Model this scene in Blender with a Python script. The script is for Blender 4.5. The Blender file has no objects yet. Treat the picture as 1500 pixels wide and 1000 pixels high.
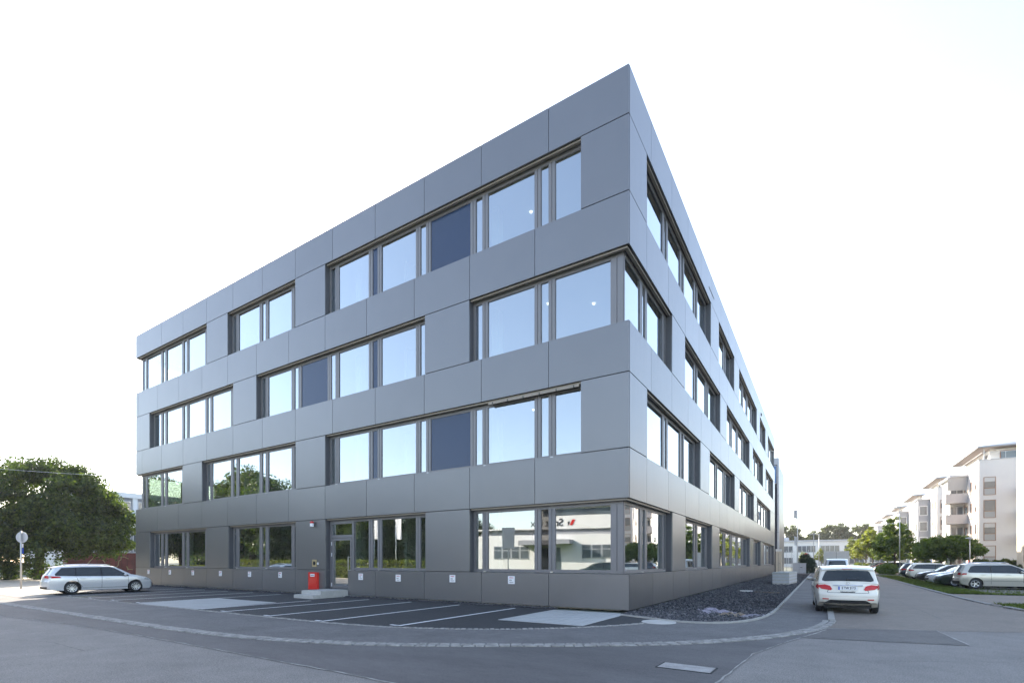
import bpy, bmesh, math, random
import numpy as np
from mathutils import Vector, Matrix
R = math.radians
random.seed(7); rng = np.random.default_rng(7)
sc = bpy.context.scene
col = sc.collection

# ------------------------------------------------------------------ camera, sky, sun, exposure
cam = bpy.data.objects.new("camera", bpy.data.cameras.new("camera")); col.objects.link(cam)
cam.location = (5.43, -15.93, 1.70); cam.rotation_euler = (R(90), 0, R(32.19))
cam.data.sensor_width = 36; cam.data.lens = 17.33; cam.data.shift_y = 0.2147
cam.data.clip_start = 0.1; cam.data.clip_end = 3000
sc.camera = cam
SUN_EL, SUN_AZ = 27.0, -55.0            # azimuth clockwise from +Y
world = bpy.data.worlds.new("World"); sc.world = world; world.use_nodes = True
wn = world.node_tree; bg = wn.nodes["Background"]
sky = wn.nodes.new("ShaderNodeTexSky"); sky.sky_type = 'NISHITA'; sky.sun_disc = False
sky.sun_elevation = R(SUN_EL); sky.sun_rotation = R(SUN_AZ)
sky.air_density = 1.0; sky.dust_density = 1.2; sky.ozone_density = 1.0
hs = wn.nodes.new("ShaderNodeHueSaturation"); hs.inputs['Saturation'].default_value = .84     # a milky, humid summer sky
wn.links.new(sky.outputs[0], hs.inputs['Color']); wn.links.new(hs.outputs[0], bg.inputs[0]); bg.inputs[1].default_value = 0.15
sl = bpy.data.lights.new("sun", 'SUN'); sl.energy = 4.0; sl.angle = R(0.5); sl.color = (1, .88, .72)
so = bpy.data.objects.new("sun", sl); col.objects.link(so)
ce = math.cos(R(SUN_EL)); sdir = Vector((math.sin(R(SUN_AZ)) * ce, math.cos(R(SUN_AZ)) * ce, math.sin(R(SUN_EL))))
so.rotation_euler = sdir.to_track_quat('Z', 'Y').to_euler(); so.location = sdir * 200
vs = sc.view_settings; vs.view_transform = 'Standard'; vs.look = 'None'; vs.gamma = 1; vs.exposure = 1.95
sc.cycles.max_bounces = 8; sc.cycles.transparent_max_bounces = 12
sc.cycles.caustics_reflective = False; sc.cycles.caustics_refractive = False

# ------------------------------------------------------------------ helpers
def nt_new(name):
    m = bpy.data.materials.new(name); m.use_nodes = True
    t = m.node_tree; return m, t, t.nodes["Principled BSDF"], t.nodes["Material Output"]
def N(t, typ, **kw):
    n = t.nodes.new(typ)
    for k, v in kw.items():
        if k in ('ins',):
            for a, b in v.items(): n.inputs[a].default_value = b
        else: setattr(n, k, v)
    return n
def c4(c): return (c[0], c[1], c[2], 1)
def mul(c, f): return tuple(min(1, x * f) for x in c)

def mat(name, c, rough=.6, metal=0., var=0., vscale=3., bump=0., bscale=40., spec=.5, coat=0., layers=None, stretch=None):
    """principled with noise variation: var = relative amount; layers = extra [(scale, amount)]"""
    m, t, p, o = nt_new(name)
    p.inputs['Roughness'].default_value = rough; p.inputs['Metallic'].default_value = metal
    p.inputs['Specular IOR Level'].default_value = spec; p.inputs['Coat Weight'].default_value = coat
    p.inputs['Coat Roughness'].default_value = .04
    p.inputs['Base Color'].default_value = c4(c)
    tc = None
    if var or bump or layers:
        tc = N(t, 'ShaderNodeTexCoord')
        vec = tc.outputs['Object']
        if stretch:
            mp = N(t, 'ShaderNodeMapping'); mp.inputs['Scale'].default_value = stretch
            t.links.new(vec, mp.inputs[0]); vec = mp.outputs[0]
    fac = None
    for sca, amt in ([(vscale, var)] if var else []) + (layers or []):
        nz = N(t, 'ShaderNodeTexNoise'); nz.inputs['Scale'].default_value = sca; nz.inputs['Detail'].default_value = 5
        t.links.new(vec, nz.inputs['Vector'])
        mr = N(t, 'ShaderNodeMapRange'); mr.inputs[1].default_value = .28; mr.inputs[2].default_value = .72
        mr.inputs[3].default_value = 1 - amt; mr.inputs[4].default_value = 1 + amt
        t.links.new(nz.outputs[0], mr.inputs[0])
        if fac is None: fac = mr.outputs[0]
        else:
            mm = N(t, 'ShaderNodeMath', operation='MULTIPLY'); t.links.new(fac, mm.inputs[0]); t.links.new(mr.outputs[0], mm.inputs[1]); fac = mm.outputs[0]
    if fac is not None:
        vm = N(t, 'ShaderNodeVectorMath', operation='SCALE'); vm.inputs[0].default_value = c
        t.links.new(fac, vm.inputs['Scale']); t.links.new(vm.outputs[0], p.inputs['Base Color'])
    if bump:
        nb = N(t, 'ShaderNodeTexNoise'); nb.inputs['Scale'].default_value = bscale; nb.inputs['Detail'].default_value = 4
        t.links.new(vec, nb.inputs['Vector'])
        b = N(t, 'ShaderNodeBump'); b.inputs['Strength'].default_value = bump; b.inputs['Distance'].default_value = .02
        t.links.new(nb.outputs[0], b.inputs['Height']); t.links.new(b.outputs[0], p.inputs['Normal'])
    return m

def emis(name, c, s):
    m, t, p, o = nt_new(name); p.inputs['Base Color'].default_value = c4(c)
    p.inputs['Emission Color'].default_value = c4(c); p.inputs['Emission Strength'].default_value = s; return m

def glass_mat(name, tint, refl, base=.0, rough=0., gcol=(.97, .98, 1)):
    m, t, p, o = nt_new(name); t.nodes.remove(p)
    tr = N(t, 'ShaderNodeBsdfTransparent'); tr.inputs[0].default_value = c4(tint)
    gl = N(t, 'ShaderNodeBsdfGlossy'); gl.inputs[0].default_value = c4(gcol); gl.inputs['Roughness'].default_value = rough
    g = N(t, 'ShaderNodeNewGeometry'); dt = N(t, 'ShaderNodeVectorMath', operation='DOT_PRODUCT')   # coated pane, the same from both sides
    t.links.new(g.outputs['Normal'], dt.inputs[0]); t.links.new(g.outputs['Incoming'], dt.inputs[1])
    ab = N(t, 'ShaderNodeMath', operation='ABSOLUTE'); t.links.new(dt.outputs['Value'], ab.inputs[0])
    iv = N(t, 'ShaderNodeMath', operation='SUBTRACT'); iv.inputs[0].default_value = 1; t.links.new(ab.outputs[0], iv.inputs[1])
    pw = N(t, 'ShaderNodeMath', operation='POWER'); pw.inputs[1].default_value = 2.6; t.links.new(iv.outputs[0], pw.inputs[0])
    mr = N(t, 'ShaderNodeMapRange'); mr.inputs[3].default_value = refl; mr.inputs[4].default_value = 1.0
    t.links.new(pw.outputs[0], mr.inputs[0])
    tc = N(t, 'ShaderNodeTexCoord'); nz = N(t, 'ShaderNodeTexNoise'); nz.inputs['Scale'].default_value = .9; nz.inputs['Detail'].default_value = 1
    t.links.new(tc.outputs['Object'], nz.inputs['Vector'])
    bp = N(t, 'ShaderNodeBump'); bp.inputs['Strength'].default_value = .06; bp.inputs['Distance'].default_value = .02
    t.links.new(nz.outputs[0], bp.inputs['Height']); t.links.new(bp.outputs[0], gl.inputs['Normal'])
    mx = N(t, 'ShaderNodeMixShader'); t.links.new(mr.outputs[0], mx.inputs[0]); t.links.new(tr.outputs[0], mx.inputs[1]); t.links.new(gl.outputs[0], mx.inputs[2])
    t.links.new(mx.outputs[0], o.inputs[0]); return m

def leaf_mat(name, c, c2, trans=.35):
    m, t, p, o = nt_new(name); t.nodes.remove(p)
    g = N(t, 'ShaderNodeNewGeometry')
    mixc = N(t, 'ShaderNodeMix', data_type='RGBA'); mixc.inputs[6].default_value = c4(c); mixc.inputs[7].default_value = c4(c2)
    t.links.new(g.outputs['Random Per Island'], mixc.inputs[0])
    d = N(t, 'ShaderNodeBsdfDiffuse'); tl = N(t, 'ShaderNodeBsdfTranslucent'); gl = N(t, 'ShaderNodeBsdfGlossy'); gl.inputs['Roughness'].default_value = .45
    gl.inputs[0].default_value = (.5, .5, .5, 1)
    t.links.new(mixc.outputs[2], d.inputs[0])
    vm = N(t, 'ShaderNodeVectorMath', operation='MULTIPLY'); vm.inputs[1].default_value = (1.55, 1.6, .5)
    t.links.new(mixc.outputs[2], vm.inputs[0]); t.links.new(vm.outputs[0], tl.inputs[0])
    a = N(t, 'ShaderNodeMixShader'); a.inputs[0].default_value = trans; t.links.new(d.outputs[0], a.inputs[1]); t.links.new(tl.outputs[0], a.inputs[2])
    b = N(t, 'ShaderNodeMixShader'); b.inputs[0].default_value = .05; t.links.new(a.outputs[0], b.inputs[1]); t.links.new(gl.outputs[0], b.inputs[2])
    t.links.new(b.outputs[0], o.inputs[0]); return m

class MB:
    def __init__(s): s.v = []; s.f = []; s.tone = None
    def add(s, vs, fs):
        o = len(s.v); s.v += [tuple(v) for v in vs]; s.f += [tuple(i + o for i in f) for f in fs]
    def box(s, x0, x1, y0, y1, z0, z1):
        if x1 < x0: x0, x1 = x1, x0
        if y1 < y0: y0, y1 = y1, y0
        s.add([(x0,y0,z0),(x1,y0,z0),(x1,y1,z0),(x0,y1,z0),(x0,y0,z1),(x1,y0,z1),(x1,y1,z1),(x0,y1,z1)],
              [(0,3,2,1),(4,5,6,7),(0,1,5,4),(1,2,6,5),(2,3,7,6),(3,0,4,7)])
    def obox(s, pts4, z0, z1):
        n = len(pts4); s.add([(p[0], p[1], z0) for p in pts4] + [(p[0], p[1], z1) for p in pts4],
              [tuple(range(n))[::-1], tuple(range(n, 2*n))] + [(i, (i+1) % n, n + (i+1) % n, n + i) for i in range(n)])
    def quad(s, a, b, c, d): s.add([a, b, c, d], [(0,1,2,3)])
    def tube(s, p, q, r0, r1=None, n=10, cap=True):
        r1 = r0 if r1 is None else r1
        p = Vector(p); q = Vector(q); d = (q - p).normalized(); a = d.orthogonal().normalized(); b = d.cross(a)
        vs = [p + (a*math.cos(2*math.pi*i/n) + b*math.sin(2*math.pi*i/n)) * r0 for i in range(n)] + \
             [q + (a*math.cos(2*math.pi*i/n) + b*math.sin(2*math.pi*i/n)) * r1 for i in range(n)]
        fs = [(i, (i+1) % n, n + (i+1) % n, n + i) for i in range(n)]
        if cap: fs += [tuple(range(n))[::-1], tuple(range(n, 2*n))]
        s.add(vs, fs)
    def lathe(s, prof, n=24, axis='z', c=(0,0,0)):
        vs = []
        for r, h in prof:
            for i in range(n):
                a = 2*math.pi*i/n; x, y = r*math.cos(a), r*math.sin(a)
                v = (x, y, h) if axis == 'z' else (x, h, y)
                vs.append((v[0]+c[0], v[1]+c[1], v[2]+c[2]))
        fs = []
        for k in range(len(prof)-1):
            for i in range(n): fs.append((k*n+i, k*n+(i+1) % n, (k+1)*n+(i+1) % n, (k+1)*n+i))
        s.add(vs, fs)
    def sheet(s, pts, z): s.add([(p[0], p[1], z) for p in pts], [tuple(range(len(pts)))])
    def build(s, name, m, parent=None, smooth=False, loc=None):
        me = bpy.data.meshes.new(name); me.from_pydata(s.v, [], s.f); me.update()
        if smooth:
            for p in me.polygons: p.use_smooth = True
        if s.tone:
            at = me.attributes.new("tone", 'FLOAT', 'FACE'); at.data.foreach_set('value', s.tone)
        return link(name, me, m, parent, loc)
def link(name, me, m, parent=None, loc=None):
    o = bpy.data.objects.new(name, me)
    if m is not None: me.materials.append(m)
    col.objects.link(o)
    if parent is not None: o.parent = parent
    if loc is not None: o.location = loc
    return o
def tag(o, label, cat, group=None):
    o['label'] = label; o['category'] = cat
    if group: o['group'] = group
    return o
def thing(name, label, cat, loc=(0,0,0), rz=0, group=None):
    o = bpy.data.objects.new(name, None); col.objects.link(o); o.location = loc; o.rotation_euler = (0,0,rz)
    o.empty_display_size = .3
    return tag(o, label, cat, group)
def structure(o): o['kind'] = 'structure'; return o
def copy_tree(o, parent=None):
    c = o.copy(); col.objects.link(c); c.parent = parent
    for ch in [k for k in list(col.objects) if k.parent == o]: copy_tree(ch, c)
    return c
def dup(o, label, loc, rz=0, group=None):
    c = copy_tree(o); c['label'] = label; c.location = loc; c.rotation_euler = (0,0,rz)
    if group: c['group'] = group
    return c
def mesh_np(name, V, F):
    me = bpy.data.meshes.new(name); V = np.asarray(V, np.float32); F = np.asarray(F, np.int32)
    k = F.shape[1]
    me.vertices.add(len(V)); me.vertices.foreach_set('co', V.ravel())
    me.loops.add(F.size); me.loops.foreach_set('vertex_index', F.ravel())
    me.polygons.add(len(F)); me.polygons.foreach_set('loop_start', np.arange(0, F.size, k, dtype=np.int32))
    me.update(calc_edges=True); return me
def text_mesh(s, size, font_scale_x=1., extrude=.004, bold=0.):
    cu = bpy.data.curves.new("lettering", 'FONT'); cu.body = s; cu.size = size; cu.extrude = extrude; cu.offset = bold
    cu.align_x = 'CENTER'; cu.align_y = 'CENTER'
    o = bpy.data.objects.new("lettering", cu); col.objects.link(o)
    dg = bpy.context.evaluated_depsgraph_get(); dg.update()
    me = bpy.data.meshes.new_from_object(o.evaluated_get(dg)); bpy.data.objects.remove(o)
    me.materials.clear()
    if font_scale_x != 1:
        for v in me.vertices: v.co.x *= font_scale_x
    return me

# ------------------------------------------------------------------ materials
def cladding_mat(name, base, rough, metal):
    m, t, p, o = nt_new(name)
    at = N(t, 'ShaderNodeAttribute', attribute_name="tone")
    tc = N(t, 'ShaderNodeTexCoord'); nz = N(t, 'ShaderNodeTexNoise'); nz.inputs['Scale'].default_value = .7; nz.inputs['Detail'].default_value = 6
    t.links.new(tc.outputs['Object'], nz.inputs['Vector'])
    mr = N(t, 'ShaderNodeMapRange'); mr.inputs[3].default_value = .95; mr.inputs[4].default_value = 1.05; t.links.new(nz.outputs[0], mr.inputs[0])
    mp = N(t, 'ShaderNodeMapping'); mp.inputs['Scale'].default_value = (14, 14, .35); t.links.new(tc.outputs['Object'], mp.inputs[0])
    n2 = N(t, 'ShaderNodeTexNoise'); n2.inputs['Scale'].default_value = 1.; n2.inputs['Detail'].default_value = 3; t.links.new(mp.outputs[0], n2.inputs['Vector'])
    m2 = N(t, 'ShaderNodeMapRange'); m2.inputs[3].default_value = .975; m2.inputs[4].default_value = 1.025; t.links.new(n2.outputs[0], m2.inputs[0])
    a = N(t, 'ShaderNodeMath', operation='MULTIPLY'); t.links.new(at.outputs['Fac'], a.inputs[0]); t.links.new(mr.outputs[0], a.inputs[1])
    b = N(t, 'ShaderNodeMath', operation='MULTIPLY'); t.links.new(a.outputs[0], b.inputs[0]); t.links.new(m2.outputs[0], b.inputs[1])
    vm = N(t, 'ShaderNodeVectorMath', operation='SCALE'); vm.inputs[0].default_value = base
    t.links.new(b.outputs[0], vm.inputs['Scale']); t.links.new(vm.outputs[0], p.inputs['Base Color'])
    r = N(t, 'ShaderNodeMapRange'); r.inputs[3].default_value = rough - .05; r.inputs[4].default_value = rough + .07
    t.links.new(n2.outputs[0], r.inputs[0]); t.links.new(r.outputs[0], p.inputs['Roughness'])
    p.inputs['Metallic'].default_value = metal; p.inputs['Coat Weight'].default_value = .35; p.inputs['Coat Roughness'].default_value = .22
    n3 = N(t, 'ShaderNodeTexNoise'); n3.inputs['Scale'].default_value = .55; n3.inputs['Detail'].default_value = 1; t.links.new(tc.outputs['Object'], n3.inputs['Vector'])
    bp = N(t, 'ShaderNodeBump'); bp.inputs['Strength'].default_value = .10; bp.inputs['Distance'].default_value = .05      # slight oil-canning of the sheets
    t.links.new(n3.outputs[0], bp.inputs['Height']); t.links.new(bp.outputs[0], p.inputs['Normal']); return m
M = {}
M['clad'] = cladding_mat("anodised_cladding", (.190, .189, .198), .38, .72)
M['reveal'] = mat("reveal_sheet", (.10, .10, .11), .5, .3)  # darker than the cladding: shade of the window recesses put into the colour
M['frame'] = mat("window_frame", (.20, .192, .20), .42, .35)
M['blind'] = mat("blind_rail", (.30, .26, .22), .5, .4, var=.06)
M['opaque'] = mat("opaque_panel", (.030, .048, .100), .10, 0, spec=.45)
M['opaque_black'] = mat("black_glass_panel", (.006, .005, .005), .02, 0, spec=1.0, coat=1.0)
M['glass'] = glass_mat("office_glass", (.55, .66, .61), .46, gcol=(.91, .96, 1))
M['dark'] = mat("dark_gap", (.02, .02, .022), .8)
M['interior_white'] = mat("interior_plaster", (.72, .72, .68), .8)
M['interior_floor'] = mat("interior_carpet", (.10, .10, .10), .9)
M['lamp_on'] = emis("lamp_on", (1, .93, .8), 1.1)
M['steel'] = mat("brushed_steel", (.62, .63, .65), .28, .9)
M['red'] = mat("red_enamel", (.62, .02, .012), .3, 0, coat=.4)
M['brass'] = mat("brass_plate", (.52, .42, .24), .4, .6)
M['white_plate'] = mat("white_plate", (.78, .78, .80), .45)
M['ink'] = mat("black_ink", (.02, .02, .025), .6)
M['ink_red'] = mat("red_ink", (.55, .03, .05), .6)
M['concrete'] = mat("concrete", (.44, .43, .41), .85, var=.10, vscale=6, bump=.15, bscale=60, layers=[(45, .06)])
M['paver'] = mat("pale_paver", (.39, .395, .39), .8, var=.08, vscale=1.3, layers=[(30, .07)])
M['asph_old'] = mat("old_asphalt", (.195, .182, .170), .82, var=.10, vscale=.35, bump=.5, bscale=130, layers=[(55, .5), (2.2, .10), (20, .16)])
M['asph_new'] = mat("newer_asphalt", (.094, .090, .090), .78, var=.16, vscale=.5, bump=.35, bscale=150, layers=[(60, .24), (7, .10), (1.2,.14)], stretch=(.45,1.3,1))
M['asph_fresh'] = mat("fresh_asphalt", (.028, .029, .032), .74, var=.12, vscale=.6, bump=.35, bscale=150, layers=[(60, .2), (4, .1)])
M['asph_walk'] = mat("pavement_asphalt", (.125, .121, .120), .82, var=.14, vscale=.8, bump=.4, bscale=140, layers=[(50, .4), (5, .12), (1.1,.12)])
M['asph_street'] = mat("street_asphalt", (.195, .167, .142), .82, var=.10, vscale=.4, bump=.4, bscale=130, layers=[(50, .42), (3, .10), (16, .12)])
M['paint'] = mat("road_paint", (.76, .77, .78), .7, var=.18, vscale=14, layers=[(70, .12)])
M['cobble'] = mat("granite_sett", (.25, .24, .225), .8, var=.40, vscale=5.2, bump=.2, bscale=60, layers=[(60, .12)])
M['kerb'] = mat("kerb_stone", (.33, .32, .30), .8, var=.12, vscale=3, layers=[(40, .08)])
M['gravel_bed'] = mat("gravel_bed", (.045, .045, .052), .95, var=.4, vscale=30, bump=.9, bscale=30)
M['earth'] = mat("ground_earth", (.105, .115, .085), .95, var=.25, vscale=.3, layers=[(5, .15)])
M['grass'] = mat("lawn", (.075, .11, .022), .95, var=.3, vscale=2.5, bump=.8, bscale=60, layers=[(25, .3)])
M['sandpave'] = mat("light_paving", (.40, .35, .28), .85, var=.12, vscale=2, layers=[(40, .1)])
M['render_white'] = mat("white_render", (.72, .72, .71), .85, var=.04, vscale=.5)
M['render_warm'] = mat("warm_render", (.60, .53, .43), .85, var=.05, vscale=.5)
M['render_pink'] = mat("pale_render", (.69, .645, .61), .85, var=.04, vscale=.5)
M['grey_render'] = mat("grey_render", (.30, .31, .34), .8, var=.04)
M['balcony'] = mat("balcony_board", (.50, .47, .46), .7, var=.03)
M['roof_grey'] = mat("zinc_roof", (.30, .31, .34), .5, .4, var=.08)
M['eave'] = mat("eave_wood", (.28, .24, .22), .8)
M['win_frame_wood'] = mat("reddish_frame", (.30, .17, .11), .6)
M['shutter'] = mat("shutter_panel", (.56, .53, .50), .6, var=.03)
M['grey_panel'] = mat("parapet_panel", (.40, .385, .37), .6)
M['pane_dark'] = mat("house_pane", (.10, .12, .14), .04, 0, spec=.9)
M['pane_blue'] = mat("blue_pane", (.08, .20, .45), .05, 0, spec=.9)
M['navy_panel'] = mat("navy_panel", (.012, .016, .035), .3, 0)
M['light_clad'] = mat("light_grey_cladding", (.45, .46, .49), .5, .2, var=.04)
M['bark'] = mat("bark", (.085, .065, .048), .95, var=.3, vscale=6, bump=.6, bscale=25)
M['pole'] = mat("galvanised_pole", (.48, .49, .50), .45, .6, var=.06)
M['rubber'] = mat("tyre_rubber", (.018, .018, .019), .8)
M['alloy'] = mat("alloy_rim", (.62, .63, .65), .3, .85)
M['chrome'] = mat("chrome", (.85, .86, .88), .08, 1.)
M['blacktrim'] = mat("black_trim", (.018, .018, .02), .5)
M['car_glass'] = mat("car_glass", (.012, .017, .018), .03, 0, spec=.75)
M['tail_red'] = mat("tail_lamp", (.50, .004, .010), .2, 0, spec=.4)
M['lamp_clear'] = mat("head_lamp", (.55, .57, .60), .1, .3, spec=.8)
M['amber'] = mat("amber_lamp", (.75, .20, .03), .2)
M['eu_blue'] = mat("plate_blue", (.02, .08, .45), .4)
def paint(name, c, metal=0., rough=.28): return mat(name, c, rough, metal, coat=.8)
P_WHITE = paint("white_paint", (.74, .70, .63)); P_SILVER = paint("silver_paint", (.70, .705, .72), .25)
P_CHAMP = paint("champagne_paint", (.56, .53, .47), .4); P_BLACK = paint("black_paint", (.012, .012, .014))
P_NAVY = paint("navy_paint", (.015, .025, .05), .2); P_GREY = paint("grey_paint", (.12, .13, .14), .4)
P_RED = paint("wine_paint", (.18, .015, .02)); P_GREEN = paint("bottle_green_paint", (.02, .035, .03), .2)
P_BLUE = paint("light_blue_paint", (.25, .33, .42), .4)
L_DARK = leaf_mat("maple_leaf", (.014, .032, .008), (.080, .118, .017), .52)
L_MID = leaf_mat("street_tree_leaf", (.055, .098, .015), (.125, .170, .026), .5)
L_LIME = leaf_mat("lime_leaf", (.12, .15, .018), (.20, .215, .03), .55)
L_FAR = leaf_mat("far_leaf", (.045, .062, .022), (.080, .095, .030), .4)
L_BALL = leaf_mat("ball_tree_leaf", (.048, .088, .014), (.110, .155, .022), .5)
L_HEDGE = leaf_mat("hedge_leaf", (.035, .055, .015), (.09, .115, .025), .35)
L_HEDGE_Y = leaf_mat("privet_leaf", (.07, .10, .018), (.16, .17, .03), .4)
L_CON = leaf_mat("thuja_leaf", (.016, .032, .018), (.035, .06, .030), .25)

# ------------------------------------------------------------------ ground, roads, kerbs (setting)
def sheet(name, pts, z, m): 
    b = MB(); b.sheet(pts, z); return structure(b.build(name, m))
def sheet_grid(name, x0, x1, y0, y1, z, m):
    return sheet(name, [(x0,y0),(x1,y0),(x1,y1),(x0,y1)], z, m)
def catmull(pts, n=8):
    out = []
    P = [Vector((*p, 0)) for p in pts]
    P = [P[0]*2-P[1]] + P + [P[-1]*2-P[-2]]
    for i in range(1, len(P)-2):
        for k in range(n):
            t = k/n; a, b, c, d = P[i-1], P[i], P[i+1], P[i+2]
            q = .5*((2*b) + (c-a)*t + (2*a-5*b+4*c-d)*t*t + (3*b-a-3*c+d)*t**3); out.append((q.x, q.y))
    out.append(tuple(pts[-1])); return out
def offset_line(line, d):
    out = []
    for i, p in enumerate(line):
        a = line[max(0, i-1)]; b = line[min(len(line)-1, i+1)]
        t = Vector((b[0]-a[0], b[1]-a[1])).normalized(); out.append((p[0]-t.y*d, p[1]+t.x*d))
    return out
GUT = catmull([(-60,-10),(-40,-10),(-24,-10),(-14.3,-10),(-9,-9.98),(-5.5,-9.75),(-2.9,-9.1),(-1.2,-8.3),(.2,-7.45),(1.6,-6.5),(2.9,-5.45),(3.8,-4.4),(4.55,-3.2),(5.15,-1.75),(5.5,-.2),(5.66,2.0),(5.66,5),(5.66,12)], 8)
structure(sheet_grid('ground', -700, 700, -500, 900, -.012, M['earth']))
ROADF = [(-160,-60),(160,-60),(160,-10),(10.9,6.9),(11.0,9.8),(10.85,20),(10.85,160),(5.66,160)] 
# the junction and the side street: one asphalt sheet, then the newer strip along the gutter
sheet('road', [(-160,-15.2),(-20,-15.2),(-6,-15.6),(4,-19),(8,-26),(30,-26),(30,-8),(16,2),(12.6,5.6),(11.25,7.6),(10.95,10),(10.87,16),(10.87,30),(11.3,64),(11.3,190),(5.6,190),(5.6,2)] + [(p[0],p[1]) for p in GUT[::-1] if p[1] < 1.6] + [(-160,-10)], .0, M['asph_old'])
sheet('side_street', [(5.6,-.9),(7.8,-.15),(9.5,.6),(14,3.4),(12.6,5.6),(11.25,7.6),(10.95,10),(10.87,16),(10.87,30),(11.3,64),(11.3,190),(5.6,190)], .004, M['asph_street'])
sheet('road_patch', [(5.2,-1.3),(7.8,-.12),(7.95,-2.6),(5.0,-3.15)], .008, mat('patch_asphalt', (.118,.110,.104), .8, var=.15, vscale=.8, bump=.35, bscale=150, layers=[(55,.35),(6,.12)]))
strip = [p for p in GUT if p[1] < .5]
low = [(-160,-11.9),(-30,-11.6),(-16.5,-11.4),(-12,-11.0),(-8.1,-10.9),(-3.7,-10.92),(-.8,-10.95),(.6,-11.0),(2.6,-10.9),(4.1,-9.6),(4.25,-7.6),(4.35,-5.9),(4.75,-4.2),(5.2,-2.6),(5.5,-1.4)]
sheet('asphalt_strip', low + strip[::-1] + [(-160,-10)], .005, M['asph_new'])
# footway between the gutter and the plot, and along the gravel
KERB = catmull([(.05,-.95),(.9,-1.35),(1.7,-1.68),(2.35,-1.78),(2.95,-1.55),(3.5,-.9),(3.85,.3),(4.02,1.8),(4.07,4),(4.08,9),(4.08,20),(4.08,44),(4.08,67)], 6)
sheet('footway', [(-60,-10)] + [p for p in GUT if p[1] < 1.9] + [(5.62,3),(5.62,120),(4.1,120),(4.1,62)] + [p for p in KERB[::-1] if p[1] < 60] + [(.04,-.8),(-36,-.8),(-36,-7),(-46,-7.6),(-60,-8)], .009, M['asph_walk'])
EDGE = catmull([(-26,-7.25),(-20,-7.25),(-14,-7.2),(-9,-7.15),(-6.2,-7.1),(-4.2,-6.85),(-2.6,-6.3),(-1.2,-5.5),(.0,-4.45),(.75,-3.5),(1.2,-2.75),(1.5,-1.95)], 6)
sheet('parking_ground', EDGE + [(.9,-1.3),(.05,-.9),(.05,-.42),(-37.1,-.42),(-37.1,-3.2),(-29.5,-6.9)], .013, M['asph_fresh'])
sheet('light_forecourt', [(-70,-8.6),(-36,-8.4),(-25.5,-8.6),(-27.5,-7.1),(-29.5,-6.85),(-37.1,-3.1),(-38,6),(-60,4),(-74,-3)], .017, M['sandpave'])
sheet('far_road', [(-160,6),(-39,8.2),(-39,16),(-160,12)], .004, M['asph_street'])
def paver_pad(name, pts, nx, ny):
    """a pad of square slabs with open joints"""
    b = MB(); P = [Vector((*p, 0)) for p in pts]
    def q(u, v): return (P[0]*(1-u)+P[1]*u)*(1-v) + (P[3]*(1-u)+P[2]*u)*v
    for i in range(nx):
        for j in range(ny):
            g = .04
            c = [q((i+g)/nx,(j+g)/ny), q((i+1-g)/nx,(j+g)/ny), q((i+1-g)/nx,(j+1-g)/ny), q((i+g)/nx,(j+1-g)/ny)]
            b.obox([(k.x,k.y) for k in c], .010, .021+random.uniform(0,.002))
    return structure(b.build(name, M['paver']))
paver_pad('paving', [(-17.95,-7.15),(-13.3,-7.1),(-13.6,-3.9),(-18.2,-3.9)], 14, 10)
paver_pad('paving', [(-2.55,-4.05),(.12,-4.02),(.12,-.5),(-2.55,-.5)], 8, 10)
# painted bay lines
b = MB()
for x in (-28.4,-25.85,-23.3,-20.75,-18.22,-13.25,-11.65,-9.1,-6.55,-4.0):
    y0 = -7.0 if x < -6 else (-6.55 if x > -5 else -6.95)
    y1 = -2.55 if -14 < x < -13 else -.75
    b.sheet([(x-.055,y0),(x+.055,y0),(x+.055,y1),(x-.055,y1)], .019)
    b.sheet([(x-.35,y0),(x-.075,y0),(x-.075,y0+.09),(x-.35,y0+.09)], .019)
structure(b.build('bay_markings', M['paint']))
def seam(line, w, m, z):
    b = MB(); g = random.Random(len(line)); L_ = []
    for i in range(len(line)-1):
        a, e = Vector(line[i]), Vector(line[i+1]); n = max(1, int((e-a).length/.25))
        L_ += [a+(e-a)*k/n for k in range(n)]
    L_.append(Vector(line[-1])); L_ = [p+Vector((g.uniform(-.012,.012), g.uniform(-.012,.012))) for p in L_]
    for i in range(len(L_)-1):
        t_ = (L_[i+1]-L_[i]).normalized(); nn = Vector((-t_.y,t_.x)); w0, w1 = [w*(.35+.65*g.random()) for _ in (0,1)] if i == 0 else (w1, w*(.25+.75*g.random()))
        b.add([(*(L_[i]-nn*w0),z),(*(L_[i+1]-nn*w1),z),(*(L_[i+1]+nn*w1),z),(*(L_[i]+nn*w0),z)],[(0,1,2,3)])
    return structure(b.build('road_seam', m))
M['seam_light'] = mat("dusty_seam", (.30,.29,.27), .9, var=.4, vscale=5); M['seam_dark'] = mat("bitumen_seam", (.03,.03,.032), .6, var=.3, vscale=5)
seam(low[1:], .022, M['seam_light'], .0105)
seam([(7.8,-.12),(7.95,-2.6)], .028, M['seam_light'], .012); seam([(5.2,-1.3),(7.8,-.12)], .014, M['seam_light'], .012); seam([(7.95,-2.6),(5.0,-3.15)], .014, M['seam_light'], .012)
seam([(-6.45,-13.6),(-6.5,-11.0)], .012, M['seam_dark'], .010); seam([(-16,-14.8),(-10.5,-12.9),(-8.2,-12.3),(-6.4,-12.35)], .010, M['seam_dark'], .010)
seam([(6.2,-5.5),(8.5,-4.2),(12,-3.8)], .008, M['seam_dark'], .010); seam([(8.4,3),(8.2,9),(8.35,20),(8.2,40)], .010, M['seam_dark'], .0135)
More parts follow.
